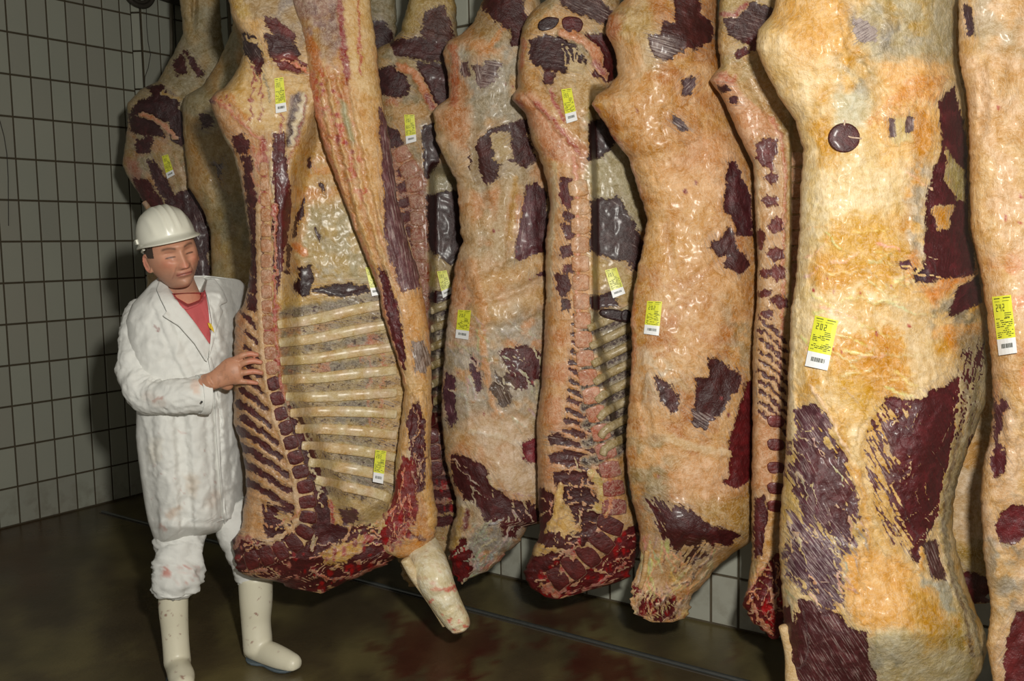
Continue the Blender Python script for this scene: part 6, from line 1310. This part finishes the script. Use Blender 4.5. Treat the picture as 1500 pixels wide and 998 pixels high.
# --- coat: trunk, sleeves, lapels
WH = (226, 226, 222)
STAIN = [((230, 482), 3, (150, 60, 56)), ((262, 590), 6, (190, 120, 104)), ((285, 568), 7, (224, 200, 184))]
def paint_coat(p):
    p.base(WH)
    rr = random.Random(11)
    for P_, w, c, a_ in (([(226, 586), (236, 583)], 3, (176, 110, 96), .6), ([(229, 480), (229, 484)], 2, (140, 60, 60), .8), ([(280, 700), (283, 720)], 8, (206, 184, 160), .5), ([(250, 755), (262, 745)], 6, (206, 170, 140), .5), ([(262, 632), (270, 634)], 2, (190, 140, 130), .4), ([(310, 735), (318, 725)], 8, (196, 176, 160), .45), ([(228, 650), (226, 670)], 9, (206, 196, 176), .4), ([(236, 770), (240, 776)], 3, (196, 130, 110), .5)):
        p.stroke(P_, w, c, 0, a_, w * .8, 6)
    for _ in range(30): p.stroke([(rr.uniform(215, 325), rr.uniform(630, 790))] * 2, rr.uniform(.8, 2), (176, 110, 96), 0, rr.uniform(.2, .6), 1)
    # folds; the neck opening
    p.H -= .15 * sstep(-1, 7, p.sdf([(246, 380), (244, 412), (256, 438), (275, 450), (296, 442), (303, 410), (303, 380)], 0))
    F_ = [([(300, 440), (315, 480), (330, 520)], 3, .008), ([(330, 430), (340, 470), (335, 520)], 4, .008), ([(226, 430), (250, 490), (280, 560)], 4, .007), ([(200, 620), (215, 690), (225, 770)], 5, -.01), ([(240, 615), (246, 700), (250, 790)], 8, .010), ([(285, 612), (292, 700), (300, 785)], 7, .010), ([(265, 612), (270, 700), (276, 790)], 6, -.008), ([(318, 600), (320, 700), (326, 780)], 3, -.012), ([(330, 560), (338, 640), (342, 700), (345, 760)], 6, .012), ([(350, 540), (345, 620), (352, 700)], 5, .01), ([(312, 520), (300, 560), (316, 600)], 3, .006), ([(320, 500), (345, 490)], 3, -.006), ([(345, 655), (335, 700), (330, 745)], 3, -.006)]
    for P_, w, h in F_: p.stroke(P_, w, None, h * 1.5, 1, w * 1.1, 3)
    p.H += .005 * (fbm(p.x * 1.3, p.y * .4, 30, 5, 3) - .5) * 2 * sstep(560, 640, p.y) + .007 * (np.abs(fbm(p.x + p.y * .5, p.y * .8 - p.x * .3, 24, 8, 3) - .5) * -4 + .3)
    p.stroke([(226, 793), (280, 790), (330, 774)], .8, (196, 196, 190), -.001, .8)
K_L = [(404, 236), (414, 222), (430, 208), (445, 194), (470, 184), (520, 186), (590, 200), (640, 199), (660, 201), (700, 206), (740, 212), (765, 217), (785, 224), (798, 229)]
K_R = [(404, 304), (406, 322), (409, 350), (420, 362), (440, 366), (500, 372), (600, 372), (700, 372), (760, 366), (764, 345), (776, 334), (790, 280), (798, 236)]
bk_ = Slab(K_L, K_R, PY + .12, [(404, .07), (440, .15), (500, .19), (600, .17), (700, .19), (798, .17)], [(404, .05), (480, .11), (798, .12)], paint_coat, seed=201, sx=.0014, xc=290, jag=.2, pw=2.1, skew=.5, step=2.2, lump=.004, lsc=40)
bk_.sr = .0035; bk_.sr0 = 322
coat = bk_.build('coat', man, CLOTH, flesh=False, label='white coat with faint blood marks')
def clothtube(name, P, seg=40, sub=10, amp=.010, sd=3, stain=None, mat=None, parent=None, base=WH, open_end=False, label=None):
    P = np.asarray(P, float); t = np.linspace(0, len(P) - 1, (len(P) - 1) * sub + 1)
    a = np.concatenate([[2 * P[0] - P[1]], P, [2 * P[-1] - P[-2]]]); i = np.minimum(t.astype(int), len(P) - 2); f = (t - i)[:, None]
    p0, p1, p2, p3 = a[i], a[i + 1], a[i + 2], a[i + 3]; Q = .5 * (2 * p1 + (p2 - p0) * f + (2 * p0 - 5 * p1 + 4 * p2 - p3) * f ** 2 + (3 * p1 - p0 - 3 * p2 + p3) * f ** 3)
    x, y, r, Y = Q.T; Cc = pt(x, y, Y); rm = r * Y / FPX; T_ = np.gradient(Cc, axis=0); T_ /= np.linalg.norm(T_, axis=1)[:, None]
    vd = np.array([0, 1., 0]); Sd = np.cross(T_, vd); Sd /= np.linalg.norm(Sd, axis=1)[:, None]; Up = np.cross(Sd, T_)
    al = np.arange(seg) * 2 * np.pi / seg; n = len(x)
    tt = np.repeat(np.linspace(0, 1, n)[:, None], seg, 1); aa = np.repeat(al[None], n, 0)
    ln = np.concatenate([[0], np.cumsum(np.linalg.norm(np.diff(Cc, axis=0), axis=1))])[:, None] + 0 * aa
    w = fbm(ln * 1000 + 30 * np.cos(aa + 1), 60 * np.sin(aa) + 50 * np.cos(aa), 34, sd, 4) - .5
    w2 = np.abs(fbm(ln * 1000 * 1.3, 40 * np.sin(aa + 2) + 30 * np.cos(aa), 26, sd + 5, 3) - .5)
    R_ = rm[:, None] + amp * (w * 2.2 - w2 * 2.2)
    V = Cc[:, None] + R_[..., None] * (np.cos(aa)[..., None] * Sd[:, None] + np.sin(aa)[..., None] * Up[:, None])
    rows = [V[k_] for k_ in range(n)]
    # turned-in ends so that the cloth has thickness
    for e, k_ in ((0, 0), (1, n - 1)):
        cen = Cc[k_]; inn = [cen + (V[k_] - cen) * .93 + (T_[k_] if e == 0 else -T_[k_]) * .004, cen + (V[k_] - cen) * .88 + (T_[k_] if e == 0 else -T_[k_]) * .03]
        rows = inn[::-1] + rows if e == 0 else rows + inn
    m = len(rows); V = np.concatenate(rows); i = np.arange(m - 1)[:, None] * seg; j = np.arange(seg)[None]; j2 = (j + 1) % seg
    F = [list(q) for q in np.stack([i + j, i + j2, i + seg + j2, i + seg + j], -1).reshape(-1, 4)] + [list(range(seg))[::-1], list(range((m - 1) * seg, m * seg))]
    me = mesh(name, V - MO, F); px, py = proj(V); p = Paint(px, py, sd); p.base(base)
    if stain: stain(p)
    attrs(me, p.C); return link(name, me, mat or CLOTH, parent or man, label=label)
def stain_sleeve(p):
    p.stroke([(226, 586), (236, 583)], 2.6, (176, 110, 96), 0, .7, 2, 5); p.stroke([(229, 479), (229, 484)], 2, (140, 60, 60), 0, .8, 1.5); p.stroke([(286, 562), (288, 572)], 6, (224, 190, 170), 0, .6, 4); p.stroke([(214, 580), (240, 592)], 6, (210, 196, 186), 0, .5, 5)
sl = clothtube('sleeve', [(222, 452, 27, PY + .08), (208, 476, 31, PY + .03), (202, 515, 29, PY - .02), (204, 556, 30, PY - .06), (222, 580, 28, PY - .10), (252, 582, 27, PY - .13), (280, 579, 27, PY - .13), (303, 577, 29, PY - .10)], 72, 14, .009, 5, stain_sleeve, parent=coat)
clothtube('cuff', [(290, 578, 29.5, PY - .12), (297, 577.5, 30.2, PY - .11), (304.5, 577, 30.5, PY - .10)], 40, 6, .003, 8, parent=coat)
INKB = simple('snap_metal', (60, 60, 60), .3, .1, 50, 0, metal=.8)
def disc(name, x, y, Y, rpx, mat, parent):
    V, F = [], []; r_ = rpx * Y / FPX; c = pt(x, y, Y); n = 16
    for k_ in range(n): a_ = 2 * math.pi * k_ / n; V.append(c + np.array([r_ * math.cos(a_), 0, r_ * math.sin(a_)]))
    for k_ in range(n): a_ = 2 * math.pi * k_ / n; V.append(c + np.array([r_ * .8 * math.cos(a_), -.003, r_ * .8 * math.sin(a_)]))
    F = [[k_, (k_ + 1) % n, n + (k_ + 1) % n, n + k_] for k_ in range(n)] + [list(range(n, 2 * n)), list(range(n))[::-1]]
    return link(name, mesh(name, np.array(V) - MO, F), mat, parent)
disc('snap_button', 295.5, 589, PY - .222, 1.7, INKB, coat)
def panel(name, P, lift, mat, col=WH, parent=coat, thick=.004, body=bk_, grid=2.0, puff=.004, label=None, rel=None):
    """a piece of cloth lying on the coat: polygon in picture coordinates"""
    P = np.asarray(P, float); x0, y0 = P.min(0); x1, y1 = P.max(0)
    # fan of rows between left and right borders
    ys = np.linspace(y0 + .01, y1 - .01, max(4, int((y1 - y0) / grid))); m = 14; X, Y = [], []
    for yy in ys:
        xs = []
        for k_ in range(len(P)):
            (ax, ay), (bx, by) = P[k_], P[(k_ + 1) % len(P)]
            if (ay > yy) != (by > yy): xs.append(ax + (bx - ax) * (yy - ay) / (by - ay))
        X.append(np.linspace(min(xs), max(xs), m)); Y.append(np.full(m, yy))
    X, Y = np.array(X), np.array(Y); u = np.linspace(-1, 1, m)[None]; D = body.front(X.ravel(), Y.ravel()).reshape(X.shape)
    Df = D - lift - puff * (1 - u ** 2) ** .5 - (rel(X, Y) if rel else 0); Vf = pt(X, Y, Df).reshape(-1, 3); Vb = pt(X, Y, D - lift + thick * 3).reshape(-1, 3); r_, n = X.shape
    F = []; N_ = r_ * n
    for i in range(r_ - 1):
        for j in range(n - 1): a_ = i * n + j; F.append([a_, a_ + n, a_ + n + 1, a_ + 1]); F.append([N_ + a_, N_ + a_ + 1, N_ + a_ + n + 1, N_ + a_ + n])
    rim = list(range(n)) + [i * n + n - 1 for i in range(1, r_)] + [(r_ - 1) * n + j for j in range(n - 2, -1, -1)] + [i * n for i in range(r_ - 2, 0, -1)]
    for k_ in range(len(rim)): a_, b2 = rim[k_], rim[(k_ + 1) % len(rim)]; F.append([a_, b2, b2 + N_, a_ + N_])
    me = mesh(name, np.concatenate([Vf, Vb]) - MO, F); c = np.zeros((2 * N_, 3)) + lin(col); attrs(me, c); return link(name, me, mat, parent, label=label)
PINK = cloth_mat('pink_cotton')
panel('t_shirt', [(249, 430), (258, 443), (274, 449), (291, 441), (301, 426), (305, 450), (309, 500), (306, 506), (280, 466), (258, 442)], .012, PINK, (192, 92, 94), man, label='pink crew-neck shirt')
panel('shirt_collar', [(249, 429), (258, 440), (274, 446), (291, 438), (300, 424), (302, 432), (291, 447), (274, 454), (256, 448)], .020, PINK, (198, 98, 100), man)
panel('lapel', [(233, 412), (241, 409), (250, 428), (266, 448), (288, 476), (308, 506), (303, 530), (300, 528), (285, 504), (262, 478), (238, 463), (244, 456), (236, 440), (229, 424)], .022, CLOTH, WH, label='wide left lapel')
panel('lapel', [(303, 410), (314, 408), (326, 424), (334, 442), (322, 448), (327, 456), (318, 480), (312, 506), (305, 528), (308, 500), (310, 470), (305, 440), (300, 424)], .022, CLOTH, WH)
tubeP = [(305, 474, 1.6, PY - .1), (311, 478, 1.8, PY - .1), (315, 487, 1.2, PY - .1)]
YB = simple('yellow_band', (226, 190, 40), .5, .05, 40, 0)
panel('pen_clip', [(304, 473), (309, 474), (313, 481), (314, 488), (310, 484), (306, 480)], .024, YB, (226, 190, 40), man, label='small yellow tab at the coat opening', grid=1)
panel('coat_front_edge', [(304, 524), (309, 522), (320, 560), (322, 640), (325, 700), (331, 745), (334, 772), (329, 774), (324, 720), (317, 640), (314, 570)], .012, CLOTH, WH, grid=3)
for (x_, y_) in ((312, 600),): pass

# --- trousers bloused over the boots
def stain_tr(p):
    rr = random.Random(4)
    for _ in range(22): q = (rr.uniform(235, 290), rr.uniform(828, 855)); p.stroke([q, (q[0] + rr.uniform(-4, 6), q[1] + rr.uniform(-3, 3))], rr.uniform(1, 3), (190, 110, 96), 0, rr.uniform(.2, .7), 2, 6)
clothtube('trouser_leg', [(262, 770, 36, PY + .08), (262, 800, 36, PY + .05), (261, 826, 37, PY + .02), (258, 848, 39, PY), (256, 862, 36, PY), (256, 872, 24, PY)], 52, 9, .018, 15, stain_tr)
clothtube('trouser_leg', [(330, 740, 30, PY + .17), (345, 775, 29, PY + .17), (362, 815, 28, PY + .17), (372, 842, 28, PY + .17), (373, 852, 25, PY + .17)], 44, 9, .008, 25)
# --- boots
def boot_mat():
    m, nt, b = newmat('white_rubber'); at = N(nt, 'ShaderNodeAttribute', attribute_name='Col').outputs['Color']; g = N(nt, 'ShaderNodeNewGeometry').outputs['Position']
    n = noise(nt, g, 12, 4); nt.links.new(mixc(nt, mathn(nt, 'MULTIPLY', n, .4), at, mixc(nt, 1, at, (.86, .84, .74), 'MULTIPLY')), b.inputs['Base Color'])
    b.inputs['Roughness'].default_value = .38; bump(nt, b, n, .3, .006); return m
BOOT = boot_mat(); SOLE = simple('blue_grey_sole', (92, 104, 112), .6, .1, 40, .2)
def boot(P, seed, sole=None, foot=None, label=None, org_parent=man):
    """P: shaft then foot, rounded rings"""
    Vs, Fs = tube('x', man, P, None, seg=40, sub=8, raw=True, closed_end=.6)
    raws = [(Vs, Fs)]
    if foot: raws.append(tube('x', man, foot, None, seg=32, sub=8, raw=True, closed_end=.8, flat=.9))
    VV, FF, k_ = [], [], 0
    for V, F in raws: VV.append(V); FF += [[i + k_ for i in f] for f in F]; k_ += len(V)
    V = np.concatenate(VV); V[:, 2] = np.maximum(V[:, 2], .012)
    t_ = bpy.data.objects.new('t', mesh('t', V - MO, FF)); COL.objects.link(t_); m_ = t_.modifiers.new('r', 'REMESH'); m_.mode = 'VOXEL'; m_.voxel_size = .005
    s_ = t_.modifiers.new('s', 'SMOOTH'); s_.factor = .6; s_.iterations = 8
    dg = bpy.context.evaluated_depsgraph_get(); me = bpy.data.meshes.new_from_object(t_.evaluated_get(dg)); bpy.data.objects.remove(t_); me.name = 'rubber_boot'
    n = len(me.vertices); co = np.zeros(n * 3, np.float32); me.vertices.foreach_get('co', co); W = co.reshape(-1, 3) + MO
    # creases at the ankle
    px, py = proj(W); p = Paint(px, py, seed); p.base((224, 218, 196)); rr = random.Random(seed)
    for _ in range(34):
        q = (rr.uniform(px.min(), px.max()), rr.uniform(py.min() + 20, py.max())); p.stroke([q, (q[0] + rr.uniform(-3, 3), q[1] + rr.uniform(-1, 4))], rr.uniform(.3, 1.), (128, 40, 34), 0, rr.uniform(.2, .8), .6, 3)
    attrs(me, p.C); me.materials.clear(); me.materials.append(BOOT); me.polygons.foreach_set('use_smooth', np.ones(len(me.polygons), bool))
    o = bpy.data.objects.new('rubber_boot', me); COL.objects.link(o); o.parent = man
    if label: o['label'] = label
    return o, W
def sole_of(o, W, parent):
    lo = W[W[:, 2] < .045][:, :2]; c = lo.mean(0); a_ = np.arctan2(lo[:, 1] - c[1], lo[:, 0] - c[0]); V = []; n = 36
    ring = []
    for k_ in range(n):
        t0 = -math.pi + 2 * math.pi * k_ / n; d_ = np.abs((a_ - t0 + math.pi) % (2 * math.pi) - math.pi) < .18
        r_ = np.hypot(*(lo[d_] - c).T).max() if d_.any() else .05; ring.append(r_)
    ring = np.array(ring); ring = (np.roll(ring, 1) + ring * 2 + np.roll(ring, -1)) / 4
    for z_, s_ in ((0.0005, .8), (.012, .86)):
        for k_ in range(n): t0 = -math.pi + 2 * math.pi * k_ / n; V.append((c[0] + ring[k_] * s_ * math.cos(t0), c[1] + ring[k_] * s_ * math.sin(t0), z_))
    F = [[k_, (k_ + 1) % n, n + (k_ + 1) % n, n + k_] for k_ in range(n)] + [list(range(n, 2 * n)), list(range(n))[::-1]]
    me = mesh('sole', np.array(V) - MO, F, False); s2 = link('sole', me, SOLE, parent, label='blue-grey sole'); b_ = s2.modifiers.new('b', 'BEVEL'); b_.width = .003
def P3(x, y, r, Y): return (x, y, r, Y)
o, W = boot([(254, 862, 21.5, PY), (254, 890, 21.5, PY), (256, 920, 20, PY), (258, 948, 19.5, PY - .01), (260, 972, 20, PY - .02)], 31, foot=[(258, 966, 19, PY + .0), (262, 980, 18.5, PY - .06), (266, 992, 19.5, PY - .13), (269, 1002, 16, PY - .18)])
sole_of(o, W, o)
fz = lambda x, y, h: None
o, W = boot([(374, 846, 25.5, PY + .16), (375, 880, 24.5, PY + .16), (375, 910, 22, PY + .16), (377, 935, 22, PY + .15), (378, 952, 22, PY + .14)], 37, foot=[(372, 955, 18, PY + .17), (392, 958, 19, PY + .11), (412, 966, 18, PY + .06), (429, 973, 15.5, PY + .03)], label='rubber boot pointing to the right')
sole_of(o, W, o)
